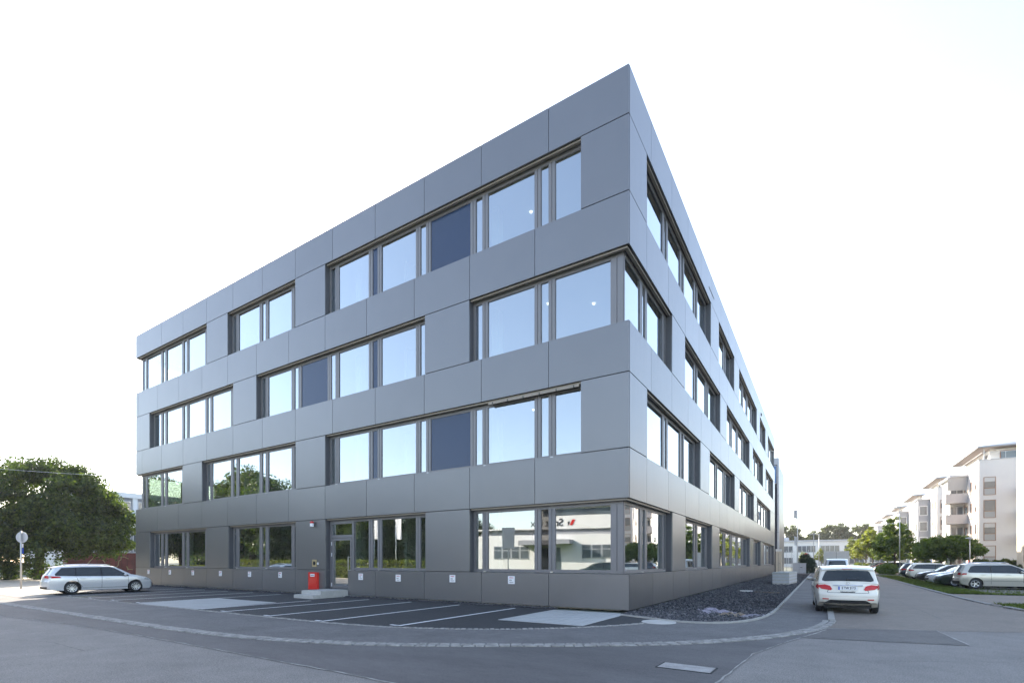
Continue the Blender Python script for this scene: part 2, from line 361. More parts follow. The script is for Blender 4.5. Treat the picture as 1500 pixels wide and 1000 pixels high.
# granite sett gutters
def setts(name, line, rows, size, width, z0, z1, jit=.02):
    b = MB(); L = [Vector((*p, 0)) for p in line]
    seg = [(L[i+1]-L[i]).length for i in range(len(L)-1)]; tot = sum(seg)
    def at(d):
        i = 0
        while i < len(seg)-1 and d > seg[i]: d -= seg[i]; i += 1
        t = (L[i+1]-L[i]).normalized(); return L[i]+t*d, t
    for r in range(rows):
        d = random.uniform(0, size)
        while d < tot-size:
            ln = size*random.uniform(.78, 1.25); p, t = at(d+ln/2); n = Vector((-t.y, t.x, 0))
            w = width/rows; c = p + n*((r+.5)*w-width/2 + random.uniform(-jit, jit)*.5); hl = ln/2-.012; hw = w/2-.011
            zt = z1+random.uniform(-.006,.006); a = random.uniform(-.05,.05); t2 = (t+n*a); n2 = (n-t*a)
            k = .78
            o = [c-t2*hl-n2*hw, c+t2*hl-n2*hw, c+t2*hl+n2*hw, c-t2*hl+n2*hw]; i_ = [c+(v-c)*k for v in o]
            b.add([(v.x,v.y,z0) for v in o]+[(v.x,v.y,zt-.012) for v in o]+[(v.x,v.y,zt) for v in i_],
                  [(0,1,5,4),(1,2,6,5),(2,3,7,6),(3,0,4,7),(4,5,9,8),(5,6,10,9),(6,7,11,10),(7,4,8,11),(8,9,10,11)])
            d += ln
    return structure(b.build(name, M['cobble']))
setts('gutter', [p for p in GUT if p[0] > -58 and p[1] < 1.2], 2, .24, .34, -.005, .030)
setts('gutter', EDGE, 1, .14, .15, -.005, .026)
def kerb(name, line, w, z0, z1, L=1.0):
    b = MB(); pts = [Vector((*p, 0)) for p in line]; acc = []; 
    d = 0; cur = [pts[0]]
    for i in range(1, len(pts)):
        a = pts[i-1]; e = pts[i]; n = max(1, int((e-a).length/.5))
        for k in range(1, n+1): cur.append(a+(e-a)*k/n)
    left = offset_line([(p.x,p.y) for p in cur], w/2); right = offset_line([(p.x,p.y) for p in cur], -w/2)
    for i in range(len(cur)-1):
        q = [left[i], right[i], right[i+1], left[i+1]]; c = Vector((sum(k[0] for k in q)/4, sum(k[1] for k in q)/4))
        q2 = [tuple(c+(Vector(k)-c)*(.985)) for k in q]
        b.obox(q2, z0, z1+random.uniform(-.003,.003))
    return structure(b.build(name, M['kerb']))
kerb('kerb', KERB, .10, -.01, .055)
kerb('kerb', [(5.66,1.1),(5.66,3),(5.66,8),(5.66,30),(5.66,66)], .17, -.01, .035)
VERGE = catmull([(14.6,2.3),(12.75,5.35),(11.55,7.0),(11.1,9.3)], 6)
VERGE2 = [(11.0,10.4),(10.88,14),(10.86,22),(10.86,30),(11.0,45),(11.4,64),(11.4,110)]
setts('kerb_edge', VERGE, 1, .32, .20, -.01, .06); setts('kerb_edge', [(12.15,11.4),(17,11.6),(26,12)], 1, .5, .12, -.01, .05)
setts('kerb_edge', VERGE2, 1, .30, .22, -.01, .05)
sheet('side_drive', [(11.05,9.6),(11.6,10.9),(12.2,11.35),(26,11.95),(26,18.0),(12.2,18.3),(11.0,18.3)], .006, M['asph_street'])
sheet('lawn', [(p[0]+.08,p[1]+.05) for p in VERGE] + [(11.7,10.6),(12.2,11.3),(26,11.9),(26,2)], .012, M['grass'])
sheet('lawn', [(10.98,18.4),(11.6,18.45),(28,18.5),(28,58),(11.4,58),(11.1,45),(10.97,30)], .010, M['grass'])
sheet('parking_bays', [(12.6,19.6),(18,19.6),(18,57),(12.6,57)], .014, mat("bay_paving", (.13,.125,.10), .9, var=.25, vscale=3, layers=[(20,.2)]))
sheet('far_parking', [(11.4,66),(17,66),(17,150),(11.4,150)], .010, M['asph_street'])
sheet('lawn', [(17,58.5),(22,58.5),(22,150),(17,150)], .012, M['grass'])
sheet('lawn', [(-160,15.5),(-60,13.2),(-46,14),(-46,40),(-160,40)], .010, M['grass'])
sheet('gravel_bed', [(.03,-.93)] + KERB[1:] + [(.03,67)], .016, M['gravel_bed'])
sheet('gravel_strip', [(-36.9,-.42),(-15.5,-.42),(-15.5,-.03),(-36.9,-.03)], .016, M['gravel_bed'])
sheet('gravel_strip', [(-13.9,-.42),(-2.6,-.42),(-2.6,-.03),(-13.9,-.03)], .016, M['gravel_bed'])
sheet('far_pavement', [(-90,-15.2),(-20,-15.2),(-6,-15.6),(-5,-17.4),(-20,-17.2),(-90,-17.2)], .010, M['sandpave'])
sheet('lawn', [(-90,-17.3),(-20,-17.3),(-5,-17.5),(-8,-60),(-90,-60)], .006, M['grass'])
# crushed rock: thousands of separate angular stones, nobody could count them
def stones(name, label, n, region, r0, r1, m, z=.02):
    base = np.array([(1,0,0),(-1,0,0),(0,1,0),(0,-1,0),(0,0,1),(0,0,-1)], float)
    fc = np.array([(0,2,4),(2,1,4),(1,3,4),(3,0,4),(2,0,5),(1,2,5),(3,1,5),(0,3,5)])
    P = region(n); n = len(P); s = rng.uniform(r0, r1, (n,1,1))
    v = base[None]*rng.uniform(.55,1.25,(n,6,1))*s*np.array([1,1,.75]) + rng.normal(0,.22,(n,6,3))*s
    a = rng.uniform(0, 2*np.pi, n); ca, sa = np.cos(a), np.sin(a)
    w = v.copy(); w[:,:,0] = v[:,:,0]*ca[:,None]-v[:,:,1]*sa[:,None]; w[:,:,1] = v[:,:,0]*sa[:,None]+v[:,:,1]*ca[:,None]
    w += np.stack([P[:,0],P[:,1],z+s[:,0,0]*.35+rng.uniform(0,.02,n)],1)[:,None,:]
    F = (fc[None]+6*np.arange(n)[:,None,None]).reshape(-1,3)
    o = link(name, mesh_np(name, w.reshape(-1,3), F), m); o['kind'] = 'stuff'
    return tag(o, label, 'gravel')
def stone_mat(name, a, b):
    m, t, p, o = nt_new(name); g = N(t, 'ShaderNodeNewGeometry'); cr = N(t, 'ShaderNodeMix', data_type='RGBA')
    cr.inputs[6].default_value = c4(a); cr.inputs[7].default_value = c4(b)
    pw = N(t, 'ShaderNodeMath', operation='POWER'); pw.inputs[1].default_value = 2.2
    t.links.new(g.outputs['Random Per Island'], pw.inputs[0]); t.links.new(pw.outputs[0], cr.inputs[0]); t.links.new(cr.outputs[2], p.inputs['Base Color'])
    p.inputs['Roughness'].default_value = .75; return m
M['stone'] = stone_mat("crushed_basalt", (.035,.035,.042), (.17,.165,.17))
kx = np.array([p[0] for p in KERB]); ky = np.array([p[1] for p in KERB])
def reg_bed(n):
    y = -1.75 + 62*rng.random(n)**2.0; x = rng.uniform(.03, 4.02, n)
    i = np.argmax(ky); lo = KERB[:24]
    ok = np.ones(n, bool)
    front = [(p[0],p[1]) for p in KERB if p[1] < 4]
    fx = np.array([p[0] for p in front]); fy = np.array([p[1] for p in front])
    ymin = np.interp(x, fx, fy); ok &= y > ymin+.06
    return np.stack([x,y],1)[ok]
stones('gravel', 'dark crushed stone filling the bed between the grey office block and the footway', 21000, reg_bed, .022, .05, M['stone'])
def reg_strip(n):
    x = -36.5+36.2*rng.random(n); y = rng.uniform(-.42,-.02,n); ok = (x < -15.5) | ((x > -13.9) & (x < -2.6)); return np.stack([x,y],1)[ok]
stones('gravel', 'thin strip of dark stones along the foot of the office wall', 4200, reg_strip, .018, .04, M['stone'])
def blades(name, label, n, region, h0, h1, m):
    P = region(n); n = len(P); a = rng.uniform(0,2*np.pi,n); h = rng.uniform(h0,h1,n); w = rng.uniform(.008,.02,n)*1.6
    d = np.stack([np.cos(a),np.sin(a),np.zeros(n)],1)*w[:,None]; lean = np.stack([rng.normal(0,.35,n)*h, rng.normal(0,.35,n)*h, h],1)
    B = np.stack([P[:,0],P[:,1],np.full(n,.01)],1)
    V = np.stack([B-d,B+d,B+lean],1).reshape(-1,3); F = np.arange(3*n).reshape(-1,3)
    o = link(name, mesh_np(name,V,F), m); o['kind'] = 'stuff'; return tag(o,label,'grass')
M['blade'] = leaf_mat("grass_blade", (.045,.075,.012), (.12,.15,.03), .35)
def reg_grass(n):
    y = 18.5+40*rng.random(n)**1.5; x = np.where(rng.random(n) < .55, rng.uniform(10.98,12.8,n), rng.uniform(12.8,20,n))
    ok = (x < 12.75) | (y < 19.7) | (rng.random(n) < .25); return np.stack([x,y],1)[ok]
blades('grass', 'green grass growing on the verge in front of the parked cars', 26000, reg_grass, .04, .13, M['blade'])
def reg_grass2(n):
    x = rng.uniform(11.3,18,n); y = rng.uniform(3,11.7,n)
    v = np.array(VERGE); o = np.argsort(v[:,1]); xm = np.interp(y, v[o,1], v[o,0]); ok = (x > xm+.12) & (y < 10.6+ (x-11.7)*.05 + .55); return np.stack([x,y],1)[ok]
blades('grass', 'green grass on the corner lawn at the right edge of the street', 14000, reg_grass2, .04, .11, M['blade'])

def small_mesh(name, b, m, label, cat, group=None, loc=(0,0,0), rz=0, smooth=False):
    o = b.build(name, m, smooth=smooth); o.location = loc; o.rotation_euler = (0,0,rz); return tag(o, label, cat, group)
t = thing('manhole_cover', 'round pale concrete manhole cover at the front end of the gravel bed', 'manhole', (1.56,-2.08,0))
b = MB(); b.lathe([(0,.030),(.30,.030),(.305,.024),(.33,.024),(.335,.029),(.46,.027),(.47,.01)], 32); b.build('lid', M['concrete'], t)
t = thing('drain_cover', 'long pale rectangular drain cover set into the dark road', 'drain cover', (3.59,-7.77,0), R(-2))
b = MB(); b.box(-.40,.40,-.21,.21,.0,.014); b.build('plate', mat('worn_concrete', (.30,.29,.28), .9, var=.2, vscale=5, layers=[(40,.12)]), t)
b = MB()
for x0,x1,y0,y1 in ((-.43,.43,-.24,-.215),(-.43,.43,.215,.24),(-.43,-.405,-.212,.212),(.405,.43,-.212,.212)): b.box(x0,x1,y0,y1,0,.012)
b.build('rim', M['dark'], t)

# ------------------------------------------------------------------ the office block
office = thing('office_building', 'large four storey grey metal clad office block with ribbon windows', 'office block', (-18,30,0))
OFF = Vector((-18,30,0))
FL = lambda a,d,z: (-a - OFF.x, -d - OFF.y, z)
FR = lambda a,d,z: (d - OFF.x, a - OFF.y, z)
FW = lambda a,d,z: (-37.28 - d - OFF.x, a - OFF.y, z)
FN = lambda a,d,z: (-a - OFF.x, 59.3 + d - OFF.y, z)
class FB(MB):
    def __init__(s, F): super().__init__(); s.F = F
    def fbox(s, a0,a1,d0,d1,z0,z1):
        p = s.F(a0,d0,z0); q = s.F(a1,d1,z1); s.box(p[0],q[0],p[1],q[1],z0,z1)
ZS = [1.29, 5.51, 9.75, 14.05]; ZH = [3.82, 8.03, 12.26, 16.60]; TOP = 18.25
MOD = 3.02
clad = MB(); clad.tone = []
back = MB()
def panel(F, a0, a1, z0, z1, g=.010, tone=None):
    b = FB(F); b.fbox(a0+g, a1-g, -.05, 0, z0+g, z1-g); clad.add(b.v, b.f)
    tn = random.gauss(1,.05 if F is FR else .028) if tone is None else tone
    clad.tone += [tn]*len(b.f)
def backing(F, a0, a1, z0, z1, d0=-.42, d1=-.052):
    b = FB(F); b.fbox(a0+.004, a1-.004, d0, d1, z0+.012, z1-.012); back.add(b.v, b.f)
def row(F, a0, a1, z0, z1, joints, tones=None):
    js = [a0] + [j for j in joints if a0+.25 < j < a1-.25] + [a1]
    for i in range(len(js)-1): panel(F, js[i], js[i+1], z0, z1)
    backing(F, a0, a1, z0, z1)
EV = [MOD*k for k in range(0,40)]; OD = [.58+MOD*k for k in range(1,40)]
RV = [2.5+3.0*k for k in range(0,40)]; RO = [1.95+3.0*k for k in range(0,40)]
LEN = 37.28; RLEN = 59.3
L_OP = [[(0,6.62),(9.0,15.65),(18.1,24.65),(27.2,35.02)], [(1.75,15.67),(18.1,27.76),(30.27,LEN)],
        [(0,6.63),(9.03,21.73),(24.15,35.06)], [(1.75,15.67),(18.13,24.75),(27.19,LEN)]]
R_OP = [[(0,5.6),(8.0,14.6),(17.0,32.3),(35.1,41.3),(44.2,57.9)], [(2.0,11.35),(13.9,23.35),(25.9,35.3),(37.9,52.7)],
        [(0,5.55),(7.9,17.3),(19.8,32.0),(34.5,43.7),(46.6,56.7)], [(1.95,14.2),(16.8,23.1),(25.6,37.7),(40.5,46.4),(49.4,RLEN)]]
W_OP = [[(8,20),(26,44)], [(0,5.5),(10,30)], [(6,24),(30,44)], [(0,5.5),(10,22),(30,40)]]
def facade(F, length, ops, jb, start):
    # start: the panel row begins behind the face of its neighbour at the corner
    bands = [(ZH[i]+.008, ZS[i+1]-.008) for i in range(3)] + [(ZH[3]+.008, TOP)]
    for i,(z0,z1) in enumerate(bands): row(F, start, length, z0, z1, jb[i+1])
    for k in range(4):
        edges = sorted(ops[k]); a = 0
        for o in edges + [(length, length)]:
            if o[0]-a > .3:
                a_ = max(a, start)
                n = max(1, round((o[0]-a_)/3.2)) if o[0]-a_ > 4.6 else 1
                for j in range(n): panel(F, a_+(o[0]-a_)*j/n, a_+(o[0]-a_)*(j+1)/n, ZS[k]+.004, ZH[k]-.004)
                b = FB(F); b.fbox(a_+(.004 if a_ > start else .35), o[0]-.004 if o[0] < length else o[0]-.004, -.42,-.052, ZS[k]-.008, ZH[k]+.008); back.add(b.v,b.f)
            a = o[1]
facade(FL, LEN, L_OP, [None, OD, EV, OD, [j for j in EV if j < 34]], 0)
row(FL, 0, 13.97, .07, ZS[0]-.004, EV); row(FL, 15.65, LEN, .07, ZS[0]-.004, EV)
facade(FR, RLEN, R_OP, [None, RO, RV, RO, RV], .053)
row(FR, .053, RLEN, .07, ZS[0]-.004, [2.72+3.0*k for k in range(20)])
facade(FW, RLEN, W_OP, [None, OD, EV, OD, EV], .053)
row(FW, .053, RLEN, .07, ZS[0]-.004, EV)
facade(FN, LEN-.06, [[],[],[],[]], [None, OD, EV, OD, EV], .06); row(FN, .06, LEN-.06, .07, ZS[0]-.004, EV)
clad.build('cladding', M['clad'], office)
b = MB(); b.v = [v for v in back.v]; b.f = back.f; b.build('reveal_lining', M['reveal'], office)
b = MB()
def lb(x0,x1,y0,y1,z0,z1): b.box(x0-OFF.x,x1-OFF.x,y0-OFF.y,y1-OFF.y,z0,z1)
lb(-36.7,-.55,.55,58.8,-.1,.30)
for z0,z1 in ((3.98,4.75),(8.2,9.0),(12.42,13.3),(16.78,17.75)): lb(-36.8,-.46,.46,58.85,z0,z1)
b.build('floor_slab', M['interior_white'], office)
b = MB()
for z0,z1 in ((.3,3.98),(4.75,8.2),(9.0,12.42),(13.3,16.78)):
    lb(-29,-8,7.5,7.7,z0,z1); lb(-7.5,-7.3,9,50,z0,z1); lb(-29.2,-29.0,7.5,50,z0,z1)
    for xx in (-12.3,-18.4,-26.8): lb(xx-.08,xx+.08,2.2,7.5,z0,z1)
    for xx in (-33,-24,-15,-6.4): lb(xx-.18,xx+.18,1.5,1.86,z0,z1)
    for yy in (8,17,26,35,44): lb(-2.0,-1.64,yy,yy+.36,z0,z1)
b.build('inner_wall', M['interior_white'], office)
b = MB()
for zf in (.3,4.75,9.0,13.3): lb(-36.6,-.6,.6,58.5,zf+.004,zf+.03)
b.build('carpet', M['interior_floor'], office)
b = MB(); lb(-36.8,-.46,.46,58.85,17.76,17.95); b.build('roof', M['roof_grey'], office)
b = MB()
for zc, pts in ((16.78,[(-11.0,4),(-10.2,5.2),(-5.2,2.5)]),(12.42,[(-10.9,3.6),(-4.2,2.2),(-2.6,3.2)]),(8.2,[(-5,2.4)]),(3.98,[(-10,3.5)])):
    for x,y in pts: b = MB(); b.lathe([(0,zc-.05),(.055,zc-.05),(.06,zc-.002)], 14, c=(x-OFF.x,y-OFF.y,0)); b.build('ceiling_lamp', M['lamp_on'], office)
# desks, cupboards and plants that show faintly behind the glass
b = MB()
for zf, its in ((.33,[(-34,3.2,3,.8,.75),(-30.5,4,1.2,.5,1.6),(-22,3,2.4,.9,.75),(-20,5.5,1.4,.5,2),(-5,4,2.2,.9,.75),(-9.6,5,1.2,.5,1.9)]),
                (4.78,[(-34,2.5,2,.8,.75),(-22,3,3,.5,1.2),(-13,3,2,.9,.75),(-6.5,2.4,2.4,.5,1.25)]),
                (9.03,[(-16,3,2,.9,1.1),(-30,3,2,.6,1.3),(-1.8,2.0,1.6,.8,.9)]), (13.33,[(-4.6,3,1.8,.5,2.2),(-12,3,2,.7,1.2)])):
    for x,y,w,d,h_ in its:
        b = MB(); lb(x-w/2,x+w/2,y,y+d,zf+(h_-.06 if h_ < .9 else 0),zf+h_)
        if h_ < .9: lb(x-w/2,x-w/2+.05,y,y+d,zf,zf+h_-.06); lb(x+w/2-.05,x+w/2,y,y+d,zf,zf+h_-.06)
        b.build('desk' if h_ < .9 else 'cupboard', M['interior_white'], office)

def window(F, a0, a1, z0, z1, narrow, wide, cl=False, cr=False, opaque=(), low_blind=None, name='window', end_d=-.30, skip=None, clamps=False):
    """ribbon window between a0 and a1; narrow/wide give the pane positions within each module; cl/cr: the window turns the corner"""
    fr = FB(F); gl = FB(F); op = FB(F); bl = FB(F); f0, f1 = -.36, -.275
    A0 = a0 if not cl else .30; A1 = a1 if not cr else a1-.30
    bays = []
    for k in range(-1, 24):
        for w, tp in ((narrow,'n'),(wide,'w')):
            p0 = k*MOD+w[0]; p1 = k*MOD+w[1]; q0 = max(p0, A0+.07); q1 = min(p1, A1-.07)
            if q1-q0 > .12: bays.append((q0,q1,tp,k))
    bays.sort()
    if skip: bays = [(q0, min(q1, skip[0]-.03) if q0 < skip[0] else q1, tp, k) for q0,q1,tp,k in bays if not (q0 > skip[0]-.1 and q0 < skip[1])]
    fr.fbox(A0, A1, f0, f1, z0-.0, z0+.10) if not skip else None
    if skip: fr.fbox(A0, skip[0], f0, f1, z0, z0+.10)
    fr.fbox(A0, A1, f0, f1, z1-.16, z1+.012)
    zz0, zz1 = z0+.10, z1-.16
    prev = A0
    for q0,q1,tp,k in bays + [(A1,None,None,None)]:
        e0, e1 = prev, q0
        if e1-e0 > .30 and not (skip and e0 < skip[1] and e1 > skip[0]):
            mid = (e0+e1)/2
        if not (skip and e1 > skip[0]+.3 and e0 >= skip[0]-.35):
            if e1-e0 > .16:
                mid = (e0+e1)/2; fr.fbox(e0, mid-.012, f0, f1, zz0, zz1); fr.fbox(mid+.012, e1, f0, f1, zz0, zz1); fr.fbox(mid-.012, mid+.012, f0, f1-.03, zz0, zz1)
            elif e1-e0 > .01: fr.fbox(e0, e1, f0, f1, zz0, zz1)
        prev = q1
    for q0,q1,tp,k in bays:
        e = random.uniform(-.0025,.0025); e2 = random.uniform(-.0025,.0025)
        if (tp,k) in opaque: op.fbox(q0,q1,-.325,-.312,zz0,zz1)
        else:
            tgt = gl; d = -.318
            tgt.add([F(q0,d+e,zz0),F(q1,d-e,zz0),F(q1,d-e+e2,zz1),F(q0,d+e+e2,zz1)],[(0,1,2,3)])
        # glazing bead
        for s0,s1,y0,y1 in ((q0,q1,zz0,zz0+.018),(q0,q1,zz1-.018,zz1),(q0,q0+.018,zz0+.018,zz1-.018),(q1-.018,q1,zz0+.018,zz1-.018)): fr.fbox(s0,s1,-.312,-.29,y0,y1)
    if cl: fr.fbox(.30, .36, -.36, -.30, z0, z1)
    w = fr.build(name, M['frame'], office)
    for i in range(0, len(gl.v), 4):
        p_ = MB(); p_.add(gl.v[i:i+4], [(0,1,2,3)]); p_.build('pane', M['glass'], w)
    for i in range(0, len(op.v), 8):
        p_ = MB(); p_.add(op.v[i:i+8], op.f[:6]); p_.build('opaque_panel', M['opaque_black'] if z0 < 2 else M['opaque'], w)
    bl.fbox((.092 if F is FL else .203) if cl else A0, a1-.092 if cr and F is FL else A1, -.20, -.09, z1-.055, z1+.008)
    if low_blind: bl.fbox(low_blind[0], low_blind[1], -.14, -.07, z1-.14, z1-.058)
    bl.build('blind_rail', M['blind'], w)
    if low_blind:
        k = FB(F); n = 6
        for i in range(n):
            a = low_blind[0]+.2+(low_blind[1]-low_blind[0]-.4)*i/(n-1); k.fbox(a-.02,a+.02,-.15,-.066,z1-.145,z1-.06)
        k.build('blind_bracket', M['blacktrim'], w)
    if clamps:
        for q0,q1,tp,kk in bays:
            if tp == 'n':
                k = FB(F); k.fbox(q0-.20,q0-.10,-.27,-.20,z0+.0,z0+.05); k.build('guide_clamp', M['steel'], w)
    return w
NL, WL = (.14,.48), (.74,2.90)
NR, WR = (2.30,2.64), (2.88,5.06)
lop = {0:[{('n',1)},set(),set(),set()],1:[{('n',4),('w',2)},set(),set()],2:[set(),{('w',5),('n',4)},set()],3:[{('n',4),('w',2)},set(),set()]}
for k in range(4):
    for i,(a0,a1) in enumerate(L_OP[k]):
        window(FL, a0, a1, ZS[k], ZH[k], NL, WL, cl=(a0==0), cr=(a1==LEN), opaque=lop[k][i], low_blind=(1.85,5.75) if (k==1 and i==0) else None,
               skip=(13.85,15.66) if (k==0 and i==1) else None, clamps=(k<2))
    for i,(a0,a1) in enumerate(R_OP[k]):
        window(FR, a0, a1, ZS[k], ZH[k], NR, WR, cl=(a0==0), cr=(a1==RLEN), clamps=(k==0 and i<2))
    for a0,a1 in W_OP[k]: window(FW, a0, a1, ZS[k], ZH[k], NL, WL, cl=(a0==0))
b = MB()
for x,y,zs in ((-.315,.315,(0,2)),(-LEN+.315,.315,(1,3))):
    for k in zs: lb(x-.02,x+.02,y-.02,y+.02,ZS[k],ZH[k])
b.build('corner_bead', M['frame'], office)
# entrance door in the second ground floor opening
d = FB(FL); f0, f1 = -.36, -.27
for a0,a1,z0,z1 in ((15.50,15.645,.36,3.66),(13.86,13.99,.36,3.66),(13.99,15.50,2.88,3.02),(13.99,15.50,3.57,3.66)): d.fbox(a0,a1,f0,f1,z0,z1)
d.fbox(13.99,15.5,f0,f1,.345,.39)
door = d.build('door', M['frame'], office)
d = FB(FL)
for a0,a1,z0,z1 in ((15.38,15.48,.40,2.86),(14.01,14.11,.40,2.86),(14.11,15.38,.40,.52),(14.11,15.38,2.75,2.86)): d.fbox(a0,a1,-.345,-.255,z0,z1)
d.build('door_leaf', M['frame'], door)
d = FB(FL); d.add([FL(14.11,-.31,.52),FL(15.38,-.31,.52),FL(15.38,-.31,2.75),FL(14.11,-.31,2.75)],[(0,1,2,3)]); d.build('pane', M['glass'], door)
d = FB(FL); d.add([FL(13.99,-.315,3.02),FL(15.5,-.315,3.02),FL(15.5,-.315,3.57),FL(13.99,-.315,3.57)],[(0,1,2,3)]); d.build('pane', M['glass'], door)
d = FB(FL)
d.fbox(14.14,14.18,-.20,-.16,1.25,1.95)
for z in (1.28,1.92): d.fbox(14.075,14.14,-.195,-.165,z-.015,z+.015); d.fbox(14.045,14.075,-.26,-.165,z-.015,z+.015)
d.build('handle', M['steel'], door)
d = FB(FL)
for z in (.55,2.05,2.6): d.fbox(15.475,15.505,-.255,-.235,z-.09,z+.09)
d.build('hinge', M['white_plate'], door)
# roof edge details: small overflow slots on the street facade
d = FB(FR); d.fbox(13.6,15.2,.001,.006,17.2,17.27); d.fbox(41.5,42.0,.001,.05,17.0,17.2); d.build('overflow_slot', M['dark'], office)

# ------------------------------------------------------------------ things on and by the office wall
t = thing('entrance_steps', 'pale concrete entrance steps below the glass office door', 'steps', (-14.7,0,0))
b = MB(); b.box(-.72,.72,-1.5,-.0,0,.345); b.build('step', M['concrete'], t)
b = MB(); b.box(-.72,.72,-1.9,-1.503,0,.175); b.build('step', M['concrete'], t)
def wall_sign(a, z, label):
    t = thing('parking_sign', label, 'sign', (-a, -.003, z), 0, 'small white parking signs on the office wall')
    b = MB(); b.box(-.15,.15,-.012,0,-.15,.15); b.build('plate', M['white_plate'], t)
    return t
SG = ["small white parking sign nearest the bonnet of the silver estate car, leftmost of the row", "white parking sign on the wall, second from the left end",
      "white parking sign below the far left ground floor window, third from the left end", "white parking sign on the wall panel between the two left ground floor windows",
      "white parking sign below the left pane of the window left of the red box", "white parking sign nearest the red box on its left",
      "white parking sign immediately right of the entrance door", "white parking sign below the wide window pane, second one right of the door",
      "white parking sign on the solid wall between the two right windows", "white parking sign below the big corner window, rightmost of the row"]
TXT = ["PRIVAT", "PKW"]
tm1 = text_mesh("PARKEN", .052); tm2 = text_mesh("PKW", .055); 
for (a,z),lb_ in zip(((35.2,.98),(32.0,.98),(28.9,.98),(25.55,.98),(22.4,.98),(19.45,.98),(13.05,.99),(10.6,.97),(7.5,1.0),(4.62,1.0)), SG):
    s = wall_sign(a, z, lb_)
    h_ = link('heading', tm1, M['ink_red'], s, (0,-.014,.085)); h_.rotation_euler = (R(90),0,0)
    p_ = link('lettering', tm2, M['ink'], s, (-.03,-.014,-.01)); p_.rotation_euler = (R(90),0,0)
    b = MB(); b.box(-.10,.10,-.0155,-.013,-.085,-.075); b.box(-.07,.07,-.0155,-.013,-.105,-.097); b.build('fine_print', M['ink'], s)
t = thing('red_wall_box', 'red metal wall box with a white label left of the entrance', 'wall box', (-16.52,-.002,.72))
b = MB(); b.box(-.36,.36,-.10,0,-.44,.44); b.box(-.345,.345,-.115,-.102,-.425,.425); b.build('case', M['red'], t)
b = MB(); b.box(-.17,.17,-.121,-.1155,.22,.36); b.build('label_plate', M['white_plate'], t)
o = link('lettering', text_mesh("FEUERWEHR", .048), M['ink'], t, (0,-.123,.29)); o.rotation_euler = (R(90),0,0)
t = thing('intercom_plate', 'square brass intercom plate above the red wall box', 'intercom', (-16.5,-.002,1.62))
b = MB(); b.box(-.17,.17,-.03,0,-.18,.18); b.build('plate', M['brass'], t)
b = MB(); b.lathe([(0,-.036),(.07,-.036),(.075,-.03),(.11,-.03)], 20, axis='y'); b.build('speaker', M['dark'], t)
t = thing('bell_push', 'tiny white bell push right of the brass intercom plate', 'bell', (-16.22,-.002,1.60))
b = MB(); b.box(-.045,.045,-.035,0,-.055,.055); b.build('case', M['white_plate'], t); b = MB(); b.box(-.02,.02,-.041,-.036,-.02,.02); b.build('button', M['ink'], t)
t = thing('alarm_beacon', 'red and white alarm beacon high on the wall left of the entrance', 'alarm', (-16.55,-.002,3.62))
b = MB(); b.lathe([(0,-.14),(.09,-.14),(.10,-.10),(.10,.02)], 16, c=(0,-.12,0)); b.build('horn', M['white_plate'], t)
b = MB(); b.lathe([(.095,.021),(.095,.09),(.06,.13),(0,.14)], 16, c=(0,-.12,0)); b.build('lamp', M['tail_red'], t)

